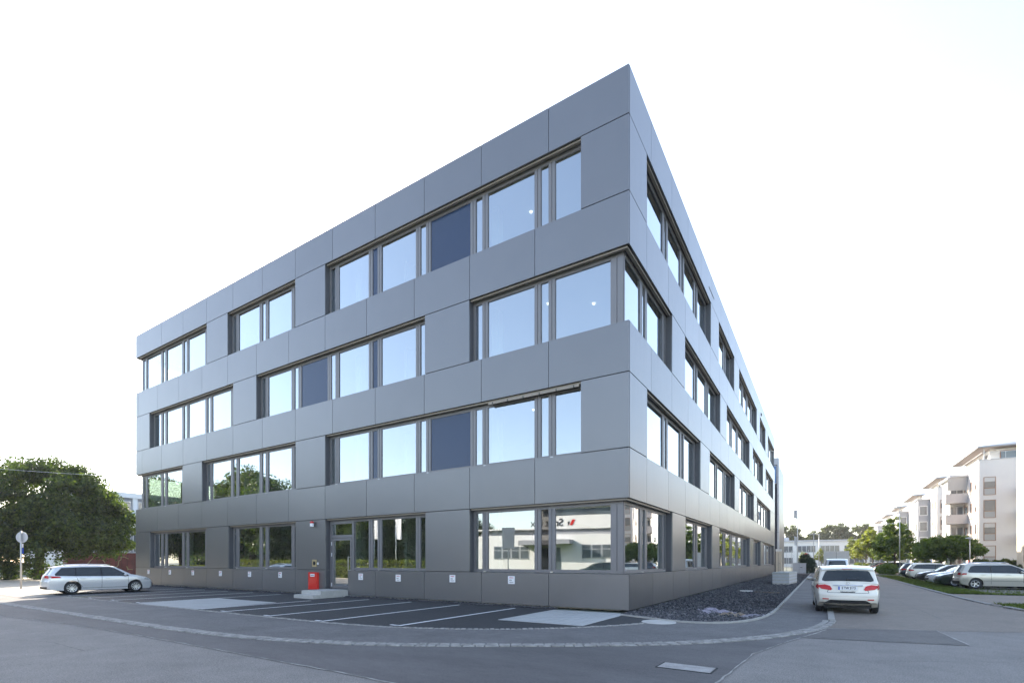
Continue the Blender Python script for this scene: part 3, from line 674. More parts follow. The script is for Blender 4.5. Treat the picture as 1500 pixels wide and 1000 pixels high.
# ------------------------------------------------------------------ vehicles
def interp_poly(pts, key, val):
    ks = [p[key] for p in pts]; vs_ = [p[1-key] for p in pts]; return float(np.interp(val, ks, vs_)) if ks[0] < ks[-1] else float(np.interp(val, ks[::-1], vs_[::-1]))
class Car:
    """body = side outline extruded across the width, edges rolled, then bent by warp(): tumblehome, tuck-under, plan taper and bowed ends"""
    def __init__(s, L, W, H, outline, wheels, wr, belt=.95, tumble=.40, sill=.20, taper=.17, bow=.20):
        s.L, s.W, s.H, s.o, s.wx, s.wr, s.belt, s.tumble, s.sill, s.taper, s.bow = L, W/2, H, outline, wheels, wr, belt, tumble, sill, taper, bow
    def warp(s, p):
        x, y, z = p; W = s.W; k = abs(y)/W
        e = max(0, (abs(x)/(s.L/2)-.62)/.38)
        f = 1 - s.taper*e*e
        if z > s.belt: f -= s.tumble*(z-s.belt)/W*(1 if z > s.belt+.06 else (z-s.belt)/.06*.5+.5)
        if z < .50: f -= .13*(.50-z)/W
        b = .03*math.sin(max(0, min(1, (z-.45)/.5))*math.pi)*k
        yy = (y*f) + (b*.5*(1 if y > 0 else -1))
        xx = x - (1 if x > 0 else -1)*s.bow*(k**2.4)*min(1, e*1.3)
        if x < 0 and z > s.belt: xx = x + s.bow*.6*(k**2.4)*min(1, e*1.3)
        zz = z - (.035*k**2.5*min(1, max(0, (z-.75)/.2)) if z > .75 else 0)
        return (xx, yy, zz)
    def grid(s, bm, dx, dy, dz):
        def cut(co, no): bmesh.ops.bisect_plane(bm, geom=bm.verts[:]+bm.edges[:]+bm.faces[:], plane_co=co, plane_no=no, dist=1e-5)
        L2 = s.L/2
        if dx:
            n = int(s.L/dx)
            for i in range(1, n): cut((-L2+s.L*i/n,0,0), (1,0,0))
        if dz:
            for i in range(1, int(s.H/dz)): cut((0,0,i*dz+.013), (0,0,1))
        if dy:
            n = int(2*s.W/dy)
            for i in range(0, n+1): cut((0,-s.W+2*s.W*i/n,0), (0,1,0))
    def body(s):
        ol = list(s.o)                               # rear bottom -> roof -> front bottom
        low = []
        for cx in sorted(s.wx, reverse=True):
            r = s.wr+.055; a0 = math.asin(max(-1, min(1, (s.sill-s.wr)/r)))
            low += [(cx + r*math.cos(a), s.wr + r*math.sin(a)) for a in np.linspace(a0, math.pi-a0, 13)]
        pts = ol + low
        bm = bmesh.new(); n = len(pts); W = s.W
        A = [bm.verts.new((x,-W,z)) for x,z in pts]; B = [bm.verts.new((x,W,z)) for x,z in pts]
        bm.faces.new(A[::-1]); bm.faces.new(B)
        for i in range(n): bm.faces.new((A[i],A[(i+1)%n],B[(i+1)%n],B[i]))
        bm.normal_update(); bm.edges.ensure_lookup_table()
        es = [e for e in bm.edges if abs(e.verts[0].co.y-e.verts[1].co.y) < 1e-6 and e.verts[0].index < 0 or True]
        sel = []
        inside = set(id(v) for v in A[1:len(ol)-1]) | set(id(v) for v in B[1:len(ol)-1])
        for e in bm.edges:
            if abs(e.verts[0].co.y-e.verts[1].co.y) < 1e-6 and id(e.verts[0]) in inside and id(e.verts[1]) in inside: sel.append(e)
        bmesh.ops.bevel(bm, geom=sel, offset=.085, offset_type='OFFSET', segments=4, profile=.5, affect='EDGES', clamp_overlap=True)
        bmesh.ops.triangulate(bm, faces=[f for f in bm.faces if len(f.verts) > 4])
        s.grid(bm, .16, .22, .10)
        for v in bm.verts: v.co = s.warp(v.co)
        bmesh.ops.recalc_face_normals(bm, faces=bm.faces[:])
        return s.fin(bm, "body")
    def fin(s, bm, name, ang=38):
        bm.normal_update()
        for f in bm.faces: f.smooth = True
        for e in bm.edges:
            if len(e.link_faces) == 2 and e.calc_face_angle(0) > R(ang): e.smooth = False
        me = bpy.data.meshes.new(name); bm.to_mesh(me); bm.free(); return me
    def patch(s, poly, mapf, name, step=.09, thick=.008):
        """a flat outline (p,q) cut into a grid and laid on the body by mapf(p,q,lift), with a little thickness"""
        bm = bmesh.new(); vs_ = [bm.verts.new((p,0,q)) for p,q in poly]; bm.faces.new(vs_)
        bmesh.ops.triangulate(bm, faces=bm.faces[:])
        p0,p1 = min(p for p,q in poly), max(p for p,q in poly); q0,q1 = min(q for p,q in poly), max(q for p,q in poly)
        for i in range(1, int((p1-p0)/step)+1): bmesh.ops.bisect_plane(bm, geom=bm.verts[:]+bm.edges[:]+bm.faces[:], plane_co=(p0+i*step,0,0), plane_no=(1,0,0), dist=1e-5)
        for i in range(1, int((q1-q0)/step)+1): bmesh.ops.bisect_plane(bm, geom=bm.verts[:]+bm.edges[:]+bm.faces[:], plane_co=(0,0,q0+i*step), plane_no=(0,0,1), dist=1e-5)
        src = [(v.co.x, v.co.z) for v in bm.verts]
        bm.verts.ensure_lookup_table()
        bnd = [e for e in bm.edges if len(e.link_faces) == 1]
        low = {v: bm.verts.new(s.warp(mapf(*c, -.004))) for v, c in list(zip(bm.verts[:], src)) if any(e in bnd for e in v.link_edges)} if len(bnd) < 400 else {}
        for v, c in zip(bm.verts[:len(src)], src): v.co = s.warp(mapf(*c, thick))
        for e in bnd:
            a, b = e.verts
            if a in low and b in low: bm.faces.new((a, b, low[b], low[a]))
        bmesh.ops.recalc_face_normals(bm, faces=bm.faces[:])
        return s.fin(bm, name)
    def side(s, sg): return lambda x, z, l: (x, sg*(s.W+l), z)
    def xrear(s, z):
        i = max(range(len(s.o)), key=lambda k: s.o[k][1]); r = s.o[1:i+1]; return float(np.interp(z, [p[1] for p in r], [p[0] for p in r]))
    def xfront(s, z):
        i = max(range(len(s.o)), key=lambda k: s.o[k][1]); r = s.o[i:-1][::-1]; return float(np.interp(z, [p[1] for p in r], [p[0] for p in r]))
    def rear(s): return lambda y, z, l: (s.xrear(z)-l, y, z)
    def front(s): return lambda y, z, l: (s.xfront(z)+l, y, z)
    def wide(s): return s.W
def wheel_meshes(r, w, spokes=10):
    t = MB(); t.lathe([(r*.60,-w*.46),(r*.68,-w*.5),(r*.90,-w*.5),(r*.975,-w*.42),(r,-w*.3),(r,w*.3),(r*.975,w*.42),(r*.90,w*.5),(r*.68,w*.5),(r*.60,w*.46),(r*.60,-w*.46)], 32, axis='y')
    m = MB(); m.lathe([(r*.62,w*.44),(r*.665,w*.475),(r*.635,w*.49),(r*.58,w*.43),(r*.57,w*.1)], 32, axis='y')
    m.lathe([(0,w*.43),(r*.11,w*.43),(r*.15,w*.38),(r*.15,w*.1)], 16, axis='y')
    for i in range(spokes):
        a = 2*math.pi*i/spokes; c, s_ = math.cos(a), math.sin(a)
        hw0, hw1 = r*.045, r*.062
        def pt(rad, off, y): return (c*rad - s_*off, y, s_*rad + c*off)
        m.add([pt(r*.12,-hw0,w*.40),pt(r*.12,hw0,w*.40),pt(r*.60,hw1,w*.44),pt(r*.60,-hw1,w*.44),pt(r*.12,-hw0,w*.28),pt(r*.12,hw0,w*.28),pt(r*.60,hw1,w*.32),pt(r*.60,-hw1,w*.32)],
              [(0,1,2,3),(7,6,5,4),(0,4,5,1),(1,5,6,2),(2,6,7,3),(3,7,4,0)])
    hb = MB(); hb.lathe([(0,w*.05),(r*.57,w*.05),(r*.57,-w*.2)], 24, axis='y')
    return t, m, hb
def make_car(name, label, C, P, side_glass, rear_glass=None, wind=None, tails=(), heads=(), lines=(), plate=True, roofrails=False, spokes=10, extra=None, group=None, handles=(), mirror_x=None, rear_trim=None, cat='car', trim_poly=None):
    t = thing(name, label, cat, group=group)
    link('body', C.body(), P, t)
    for sg in (1,-1):
        if trim_poly: link('window_trim', C.patch(trim_poly, C.side(sg), 'window_trim', .12, .004), M['blacktrim'], t)
        for poly in side_glass: link('side_window', C.patch(poly, C.side(sg), 'side_window', .12, .009), M['car_glass'], t)
        for poly in lines:
            link('door_seam', C.patch(poly, C.side(sg), 'door_seam', .15, .003), M['blacktrim'], t)
        for hx, hz in handles:
            p = MB(); 
            for a in (0,): p.box(-.10,.10,-.018,.018,-.016,.016)
            o = p.build('door_handle', P, t); o.location = C.warp((hx, sg*(C.W+.022), hz))
        if mirror_x is not None:
            p = MB(); p.lathe([(0,-.10),(.05,-.095),(.07,-.05),(.075,.03),(.06,.075),(0,.085)], 14, axis='y')
            for i,v in enumerate(p.v): p.v[i] = (v[0]*.9, v[1], v[2]*.85)
            q = C.warp((mirror_x, sg*C.W, C.belt+.06)); o = p.build('wing_mirror', P, t, smooth=True); o.location = (q[0], q[1]+sg*.115, q[2]+.03)
            p = MB(); p.box(-.05,.05,-.06,.06,-.02,.02); a_ = p.build('mirror_arm', M['blacktrim'], o); a_.location = (0,-sg*.10,-.06)
    if rear_glass: link('rear_window', C.patch(rear_glass, C.rear(), 'rear_window', .09, .010), M['car_glass'], t)
    if wind: link('windscreen', C.patch(wind, C.front(), 'windscreen', .09, .010), M['car_glass'], t)
    for kind, poly, m in tails: link('tail_lamp', C.patch(poly, C.rear() if kind == 'r' else C.side(1 if kind == 'l' else -1), 'tail_lamp', .05, .014), m, t)
    for kind, poly, m in heads: link('headlight' if m is not M['blacktrim'] else 'grille', C.patch(poly, C.front() if kind == 'f' else C.side(1 if kind == 'l' else -1), 'headlight', .06, .012), m, t)
    if rear_trim: link('bumper_trim', C.patch(rear_trim, C.rear(), 'bumper_trim', .08, .012), M['blacktrim'], t)
    b = MB(); ax = .0
    b.box(C.wx[0]-.5 if C.wx[0] < C.wx[1] else C.wx[1]-.5, max(C.wx)+.5, -C.W+.25, C.W-.25, .17, .42); b.build('underbody', M['dark'], t)
    ty, rm, hb = wheel_meshes(C.wr, .215, spokes)
    tm = ty.build('wheel', M['rubber'], t, smooth=True); rim = rm.build('rim', M['alloy'], tm); hub = hb.build('brake_disc', M['dark'], tm)
    tm.location = (C.wx[0], C.W-.135, C.wr)
    for x in C.wx:
        for sg in (1,-1):
            if x == C.wx[0] and sg == 1: continue
            w = copy_tree(tm, t); w.location = (x, sg*(C.W-.135), C.wr); w.rotation_euler = (0, 0, 0 if sg > 0 else math.pi)
    if roofrails:
        for sg in (1,-1):
            b = MB(); pr = [(-1.55,C.H-.055),(-1.40,C.H+.005),(-.5,C.H+.035),(.15,C.H+.015),(.32,C.H-.04)]
            for i in range(4): b.tube((pr[i][0], sg*(C.W-.33), pr[i][1]), (pr[i+1][0], sg*(C.W-.33), pr[i+1][1]), .018, n=8)
            b.build('roof_rail', M['alloy'], t)
    return t
def rect(x0,x1,z0,z1): return [(x0,z0),(x1,z0),(x1,z1),(x0,z1)]
def mir(poly): return [(-p,q) for p,q in poly][::-1]
# silver estate
OW = [(-2.27,.24),(-2.36,.36),(-2.385,.50),(-2.375,.66),(-2.33,.74),(-2.31,.86),(-2.25,1.0),(-2.02,1.34),(-2.08,1.40),(-1.85,1.46),(-1.2,1.50),(-.4,1.51),(.15,1.49),(.50,1.44),(.85,1.25),(1.22,1.02),(1.50,.96),(2.0,.84),(2.22,.74),(2.34,.58),(2.375,.44),(2.36,.30),(2.26,.20)]
CW = Car(4.77, 1.82, 1.51, OW, (-1.29,1.42), .325, belt=.93)
wagon = make_car('estate_car', 'silver estate car parked nose in to the office wall at the left end', CW, P_SILVER,
    [[(-2.0,1.08),(-1.98,1.02),(-1.16,.99),(-1.16,1.40),(-1.70,1.37)], [(-1.11,.99),(-.10,.965),(-.14,1.425),(-1.11,1.405)], [(-.03,.96),(1.06,.955),(.98,1.02),(.45,1.36),(.30,1.415),(-.07,1.425)]],
    rear_glass=[(-.62,1.03),(.62,1.03),(.56,1.35),(-.56,1.35)], wind=[(-.66,1.05),(.66,1.05),(.56,1.42),(-.56,1.42)],
    tails=[('r',[(.45,.86),(.80,.84),(.80,1.0),(.48,.98)],M['tail_red']),('r',mir([(.45,.86),(.80,.84),(.80,1.0),(.48,.98)]),M['tail_red']),
           ('l',[(-2.29,.86),(-1.80,.875),(-1.84,.97),(-2.22,.985)],M['tail_red']),('x',[(-2.29,.86),(-1.80,.875),(-1.84,.97),(-2.22,.985)],M['tail_red'])],
    heads=[('f',[(.42,.66),(.78,.68),(.78,.80),(.48,.76)],M['lamp_clear']),('f',mir([(.42,.66),(.78,.68),(.78,.80),(.48,.76)]),M['lamp_clear']),
           ('l',[(1.93,.70),(2.26,.66),(2.20,.76),(1.98,.80)],M['lamp_clear']),('x',[(1.93,.70),(2.26,.66),(2.20,.76),(1.98,.80)],M['lamp_clear']),
           ('f',[(-.75,.34),(.75,.34),(.70,.50),(-.70,.50)],M['blacktrim'])],
    lines=[rect(-.085,-.070,.28,.95), rect(1.06,1.072,.40,.95), [(-1.13,.95),(-1.115,.95),(-1.02,.60),(-.86,.36),(-.87,.355),(-1.035,.60)], rect(-.86,1.03,.305,.325)],
    roofrails=True, handles=((-.88,.84),(.16,.82)), mirror_x=.92, rear_trim=[(-.78,.30),(.78,.30),(.80,.40),(-.80,.40)], trim_poly=[(-2.04,1.09),(-2.02,1.0),(-1.1,.97),(1.12,.935),(1.04,1.02),(.47,1.385),(.30,1.44),(-.9,1.435),(-1.72,1.40)])
wagon.location = (-28.15,-5.1,.012); wagon.rotation_euler = (0,0,R(84))
# white compact hatchback seen from behind
OH = [(-2.00,.33),(-2.12,.37),(-2.18,.47),(-2.175,.62),(-2.12,.70),(-2.10,.86),(-2.07,1.0),(-2.01,1.09),(-1.78,1.40),(-1.82,1.46),(-1.60,1.525),(-1.0,1.565),(-.2,1.565),(.35,1.52),(.75,1.36),(1.18,1.09),(1.5,1.01),(1.85,.91),(2.06,.76),(2.16,.58),(2.18,.44),(2.15,.28),(2.05,.20)]
CH = Car(4.36, 1.80, 1.57, OH, (-1.36,1.34), .325, belt=1.0, tumble=.31, taper=.13, bow=.15)
TL = [(.47,.80),(.52,.755),(.80,.80),(.90,.88),(.88,.955),(.70,.965),(.54,.91)]
TLS = [(-2.13,.80),(-1.86,.86),(-1.84,.92),(-2.04,.985),(-2.12,.95)]
white = make_car('hatchback_car', 'white compact hatchback seen from behind with two wheels on the footway', CH, P_WHITE,
    [[(-1.86,1.14),(-1.80,1.09),(-1.22,1.06),(-1.22,1.44),(-1.55,1.40)], [(-1.17,1.06),(-.20,1.03),(-.22,1.475),(-1.17,1.45)], [(-.14,1.03),(1.02,1.02),(.90,1.10),(.45,1.40),(.30,1.46),(-.16,1.475)]],
    rear_glass=[(-.70,1.065),(.70,1.065),(.79,1.10),(.80,1.14),(.73,1.37),(.68,1.41),(-.68,1.41),(-.73,1.37),(-.80,1.14),(-.79,1.10)], wind=[(-.66,1.13),(.66,1.13),(.58,1.48),(-.58,1.48)],
    tails=[('r',TL,M['tail_red']),('r',mir(TL),M['tail_red']),('l',TLS,M['tail_red']),('x',TLS,M['tail_red'])],
    heads=[('f',[(.42,.70),(.78,.74),(.80,.88),(.52,.84)],M['lamp_clear']),('f',mir([(.42,.70),(.78,.74),(.80,.88),(.52,.84)]),M['lamp_clear']),('f',[(-.38,.60),(.38,.60),(.42,.78),(-.42,.78)],M['blacktrim'])],
    lines=[rect(-.185,-.172,.30,1.0), rect(1.08,1.092,.40,1.0), rect(-1.2,-1.188,.55,1.0)], handles=((-.95,.90),(.05,.90)), mirror_x=.86,
    rear_trim=[(-.74,.335),(.74,.335),(.60,.425),(.54,.445),(-.54,.445),(-.60,.425)], trim_poly=[(-1.90,1.14),(-1.84,1.07),(1.08,1.0),(.95,1.10),(.47,1.425),(.30,1.485),(-.9,1.475),(-1.57,1.43)])
def on_rear(C, o, y, z, lift=.02): p = C.warp((C.xrear(z)-lift, y, z)); o.location = p; return o
# tailgate details
b = MB(); b.box(-.012,.012,-.265,.265,-.060,.060); pl = on_rear(CH, b.build('number_plate', M['white_plate'], white), 0, .835, .016)
b = MB(); b.box(-.0145,-.0125,.222,.262,-.056,.056); b.build('country_band', M['eu_blue'], pl)
o = link('lettering', text_mesh("E TW 3163", .105, .76, .001, .0035), M['ink'], pl, (-.0135,-.02,0)); o.rotation_euler = (R(90),0,R(-90))
b = MB(); b.tube((0,-.40,0),(0,.40,0),.016,n=8); on_rear(CH, b.build('chrome_strip', M['chrome'], white), 0, .925, .012)
b = MB(); b.lathe([(.042,-.006),(.050,-.006),(.050,.006),(.042,.006),(.042,-.006)], 24, axis='y')
for i in range(3):
    a = R(90+120*i); b.tube((0,0,0),(.044*math.cos(a),0,.044*math.sin(a)),.006,.003,n=6)
em = on_rear(CH, b.build('emblem', M['chrome'], white), 0, .995, .014); em.rotation_euler = (0,R(-14),R(90))
o = link('lettering', text_mesh("kippenwehr", .080, 1.05, .001, .002), M['ink'], white, (0,0,0)); on_rear(CH, o, 0, .715, .010); o.rotation_euler = (R(90),0,R(-90)); 
for sg in (1,-1):
    link('tailgate_seam', CH.patch([(sg*.62,.69),(sg*.632,.69),(sg*.60,.76),(sg*.46,.80),(sg*.44,.80),(sg*.585,.755)], CH.rear(), 'tailgate_seam', .06, .004), M['blacktrim'], white)
link('tailgate_seam', CH.patch(rect(-.62,.62,.678,.688), CH.rear(), 'tailgate_seam', .08, .004), M['blacktrim'], white)
b = MB(); b.tube((.0,-.30,0),(0,.30,0),.010,n=8); on_rear(CH, b.build('exhaust_trim', M['blacktrim'], white), 0, .375, .025)
b = MB(); b.tube((0,.0,0),(0,-.42,.03),.011,.007,n=6); b.lathe([(0,0),(.03,0),(.03,.03),(0,.035)],10,axis='z'); on_rear(CH, b.build('rear_wiper', M['blacktrim'], white), .02, 1.095, .03)
for sg in (1,-1):
    link('reflector', CH.patch(rect(*sorted((sg*.60,sg*.80)),.455,.490), CH.rear(), 'reflector', .05, .008), M['tail_red'], white)
link('bumper_crease', CH.patch(rect(-.80,.80,.560,.566), CH.rear(), 'bumper_crease', .08, .003), M['grey_panel'], white)
link('brake_light', CH.patch(rect(-.18,.18,1.445,1.462), CH.rear(), 'brake_light', .08, .012), M['tail_red'], white)
b = MB(); b.lathe([(0,0),(.025,0),(.014,.025),(.004,.04),(0,.042)],10); o = b.build('roof_aerial', P_WHITE, white); o.location = (-1.5,0,1.535)
white.location = (6.04,5.5,.006); white.rotation_euler = (0,0,R(92.5))
# silver minivan on the verge
OM = [(-2.0,.28),(-2.09,.36),(-2.11,.50),(-2.10,.66),(-2.06,.74),(-2.05,.92),(-2.0,1.06),(-1.80,1.43),(-1.84,1.50),(-1.6,1.56),(-.9,1.60),(-.1,1.60),(.35,1.55),(.80,1.33),(1.28,1.05),(1.55,.98),(1.85,.88),(2.02,.74),(2.10,.58),(2.12,.44),(2.09,.30),(2.0,.20)]
CM = Car(4.24, 1.80, 1.60, OM, (-1.27,1.31), .325, belt=1.0, tumble=.36, taper=.14, bow=.16)
def tl4(a, b_): return [('r',a,M['tail_red']),('r',mir(a),M['tail_red']),('l',b_,M['tail_red']),('x',b_,M['tail_red'])]
HL = [(.44,.70),(.78,.72),(.80,.84),(.52,.82)]
def hl4(z=0, m=None): 
    a = [(p,q+z) for p,q in HL]; return [('f',a,m or M['lamp_clear']),('f',mir(a),m or M['lamp_clear']),('f',[(-.60,.36),(.60,.36),(.60,.50),(-.60,.50)],M['blacktrim']),('f',[(-.36,.60+z),(.36,.60+z),(.40,.74+z),(-.40,.74+z)],M['blacktrim'])]
GRP = 'cars parked nose to kerb along the right side of the street'
mpv = make_car('minivan_car', 'champagne silver minivan with alloy wheels, nearest parked car on the right verge', CM, P_CHAMP,
    [[(-1.62,1.10),(-1.58,1.06),(-.58,1.05),(-.60,1.48),(-1.25,1.46),(-1.45,1.40)], [(-.50,1.05),(.62,1.03),(.62,1.38),(.32,1.47),(-.52,1.485)], [(.68,1.03),(1.10,1.02),(.68,1.33)]],
    rear_glass=[(-.66,1.08),(.66,1.08),(.58,1.42),(-.58,1.42)], wind=[(-.66,1.10),(.66,1.10),(.58,1.50),(-.58,1.50)],
    tails=tl4([(.50,.88),(.82,.86),(.86,1.02),(.60,1.02)], [(-2.06,.88),(-1.80,.92),(-1.78,1.0),(-2.0,1.02)]), heads=hl4(),
    lines=[rect(-.555,-.542,.30,1.0), rect(.86,.872,.42,1.0), rect(-1.0,.9,.50,.515)], handles=((-.9,.90),(.2,.90)), mirror_x=.78, spokes=5, group=GRP, roofrails=True,
    rear_trim=[(-.80,.30),(.80,.30),(.82,.48),(-.82,.48)], trim_poly=[(-1.66,1.11),(-1.62,1.04),(1.16,1.0),(.72,1.33),(.42,1.47),(.30,1.50),(-1.25,1.485),(-1.48,1.42)])
mpv.location = (14.6,25.75,.02); mpv.rotation_euler = (0,0,R(3))
# saloon
OS = [(-2.22,.26),(-2.31,.36),(-2.33,.52),(-2.31,.68),(-2.29,.86),(-2.22,.99),(-1.72,1.04),(-1.22,1.30),(-.92,1.405),(-.4,1.445),(.1,1.44),(.40,1.39),(.75,1.20),(1.12,.98),(1.5,.93),(2.0,.82),(2.2,.72),(2.30,.56),(2.33,.42),(2.30,.29),(2.2,.20)]
CS = Car(4.66, 1.79, 1.445, OS, (-1.30,1.38), .315, belt=.93, tumble=.42, taper=.14, bow=.18)
sed = make_car('saloon_car', 'silver saloon facing the street, between the minivan and the white hatchback', CS, P_SILVER,
    [[(-1.45,1.05),(-1.38,.99),(-.30,.97),(-.32,1.37),(-.85,1.34)], [(-.22,.97),(.98,.955),(.60,1.24),(.36,1.345),(-.24,1.375)]],
    rear_glass=[(-.60,1.08),(.60,1.08),(.52,1.36),(-.52,1.36)], wind=[(-.64,1.02),(.64,1.02),(.54,1.37),(-.54,1.37)],
    tails=tl4([(.46,.80),(.80,.78),(.82,.94),(.50,.94)], [(-2.30,.80),(-1.95,.82),(-1.97,.93),(-2.26,.95)]), heads=hl4(-.04),
    lines=[rect(-.275,-.262,.30,.95), rect(1.0,1.012,.40,.93)], handles=((-.85,.84),(.1,.83)), mirror_x=.80, spokes=12, group=GRP)
sed.location = (14.25,31.6,.02); sed.rotation_euler = (0,0,R(183))
def repaint(o, old, new):
    for ch in [k for k in col.objects if k.parent == o] :
        for i, sl_ in enumerate(ch.material_slots):
            if sl_.material == old: sl_.link = 'OBJECT'; sl_.material = new
        repaint(ch, old, new)
    return o
def car_at(src, old, new, name, label, x, y, rz, group=GRP):
    c = dup(src, label, (x,y,.02), R(rz), group); c.name = name; return repaint(c, old, new)
car_at(sed, P_SILVER, P_GREEN, 'saloon_car', 'dark green saloon, nose just showing behind the champagne minivan', 14.3,28.6,181)
plain = make_car('hatchback_car', 'white hatchback with its red tail lamps to the street, beyond the silver saloon', CH, P_WHITE,
    [[(-1.86,1.14),(-1.80,1.09),(-1.22,1.06),(-1.22,1.44),(-1.55,1.40)], [(-1.17,1.06),(-.20,1.03),(-.22,1.475),(-1.17,1.45)], [(-.14,1.03),(1.02,1.02),(.90,1.10),(.45,1.40),(.30,1.46),(-.16,1.475)]],
    rear_glass=[(-.70,1.085),(.70,1.085),(.60,1.40),(-.60,1.40)], wind=[(-.66,1.13),(.66,1.13),(.58,1.48),(-.58,1.48)],
    tails=tl4([(.52,.84),(.84,.82),(.88,1.0),(.60,1.0)], [(-2.12,.84),(-1.86,.88),(-1.84,.96),(-2.06,1.0)]), heads=hl4(.03),
    lines=[rect(-.185,-.172,.30,1.0)], handles=((-.95,.90),(.05,.90)), mirror_x=.86, group=GRP, trim_poly=[(-1.90,1.14),(-1.84,1.07),(1.08,1.0),(.95,1.10),(.47,1.425),(.30,1.485),(-.9,1.475),(-1.57,1.43)])
plain.location = (14.3,43.5,.02); plain.rotation_euler = (0,0,R(3))
car_at(sed, P_SILVER, P_BLACK, 'saloon_car', 'black saloon facing the street, between the silver saloon and the white hatchback', 14.3,36.5,182)
car_at(plain, P_WHITE, P_NAVY, 'hatchback_car', 'dark navy hatchback beside the clipped bush, red tail lamp to the street', 14.4,49.4,1)
# further cars beyond the clipped bush
car_at(plain, P_WHITE, P_BLACK, 'hatchback_car', 'black hatchback directly behind the clipped bush', 14.0,75.5,181)
car_at(sed, P_SILVER, P_GREY, 'saloon_car', 'grey saloon in the far row, next beyond the black hatchback', 13.9,79.5,180)
car_at(sed, P_SILVER, P_RED, 'saloon_car', 'wine red saloon in the far row under the lime green trees', 13.8,84,179)
car_at(plain, P_WHITE, P_GREY, 'hatchback_car', 'grey hatchback in the far row beyond the wine red saloon', 13.8,89,181)
car_at(sed, P_SILVER, P_BLUE, 'saloon_car', 'pale blue saloon in the far row, seen past the yellowish bush', 13.6,97,182)
car_at(wagon, P_SILVER, P_BLACK, 'estate_car', 'black estate car far down the street, right of the pale blue saloon', 13.6,93,180)
car_at(plain, P_WHITE, P_WHITE, 'hatchback_car', 'white hatchback, farthest car of the row on the right side of the street', 13.4,104,181)
car_at(sed, P_SILVER, P_BLACK, 'saloon_car', 'black saloon far down the street beside the farthest white hatchback', 13.4,109,181)
# people carrier and box lorry ahead of the white hatchback
OV = [(-2.30,.28),(-2.40,.40),(-2.42,.60),(-2.42,.90),(-2.40,1.10),(-2.28,1.70),(-2.22,1.86),(-2.0,1.93),(-1.2,1.96),(.4,1.95),(.85,1.88),(1.30,1.45),(1.70,1.12),(2.1,1.02),(2.34,.86),(2.44,.62),(2.44,.42),(2.40,.28),(2.3,.20)]
CV = Car(4.88, 1.90, 1.96, OV, (-1.50,1.50), .33, belt=1.12, tumble=.16, taper=.10, bow=.10)
van = make_car('van', 'silver people carrier with a wide dark rear window, ahead of the white hatchback', CV, P_SILVER,
    [[(-2.15,1.20),(-1.2,1.18),(-1.2,1.75),(-2.05,1.74)], [(-1.1,1.18),(.1,1.16),(.1,1.75),(-1.1,1.75)], [(.2,1.16),(1.3,1.14),(.85,1.72),(.2,1.75)]],
    rear_glass=[(-.80,1.15),(.80,1.15),(.72,1.78),(-.72,1.78)], wind=[(-.7,1.18),(.7,1.18),(.66,1.78),(-.66,1.78)],
    tails=[('r',[(.72,.80),(.88,.80),(.88,1.1),(.74,1.1)],M['tail_red']),('r',mir([(.72,.80),(.88,.80),(.88,1.1),(.74,1.1)]),M['tail_red'])],
    heads=hl4(.1), lines=[rect(.14,.155,.30,1.1)], mirror_x=1.15, cat='van')
van.location = (6.55,38.5,.01); van.rotation_euler = (0,0,R(90))
t = thing('box_lorry', 'pale box lorry parked in front of the people carrier at the kerb', 'lorry', (6.75,52.5,.01))
b = MB(); b.box(-1.18,1.18,-3.0,2.3,.75,2.85); b.build('cargo_box', mat("lorry_box", (.55,.53,.51), .5, var=.03), t)
b = MB(); b.box(-.012,.012,-3.012,-3.001,.8,2.8); b.box(-1.16,1.16,-3.015,-3.001,.76,.80); b.build('rear_door_seam', M['blacktrim'], t)
b = MB(); b.box(-1.0,1.0,2.4,4.3,.55,2.15); b.build('cab', P_WHITE, t); b = MB(); b.box(-1.1,1.1,-2.9,2.3,.45,.745); b.build('chassis', M['blacktrim'], t)
for sg in (1,-1):
    b = MB(); b.box(sg*1.12-.05*sg-.04,sg*1.12-.05*sg+.04,-3.03,-2.92,.50,.70); b.build('tail_lamp', M['tail_red'], t)
    for y in (-2.0,3.4):
        ty,rm,hb = wheel_meshes(.38,.25,6); w = ty.build('wheel', M['rubber'], t, True); w.location = (sg*1.0,y,.38); w.rotation_euler = (0,0,R(-90 if sg > 0 else 90)); rm.build('rim', M['alloy'], w)

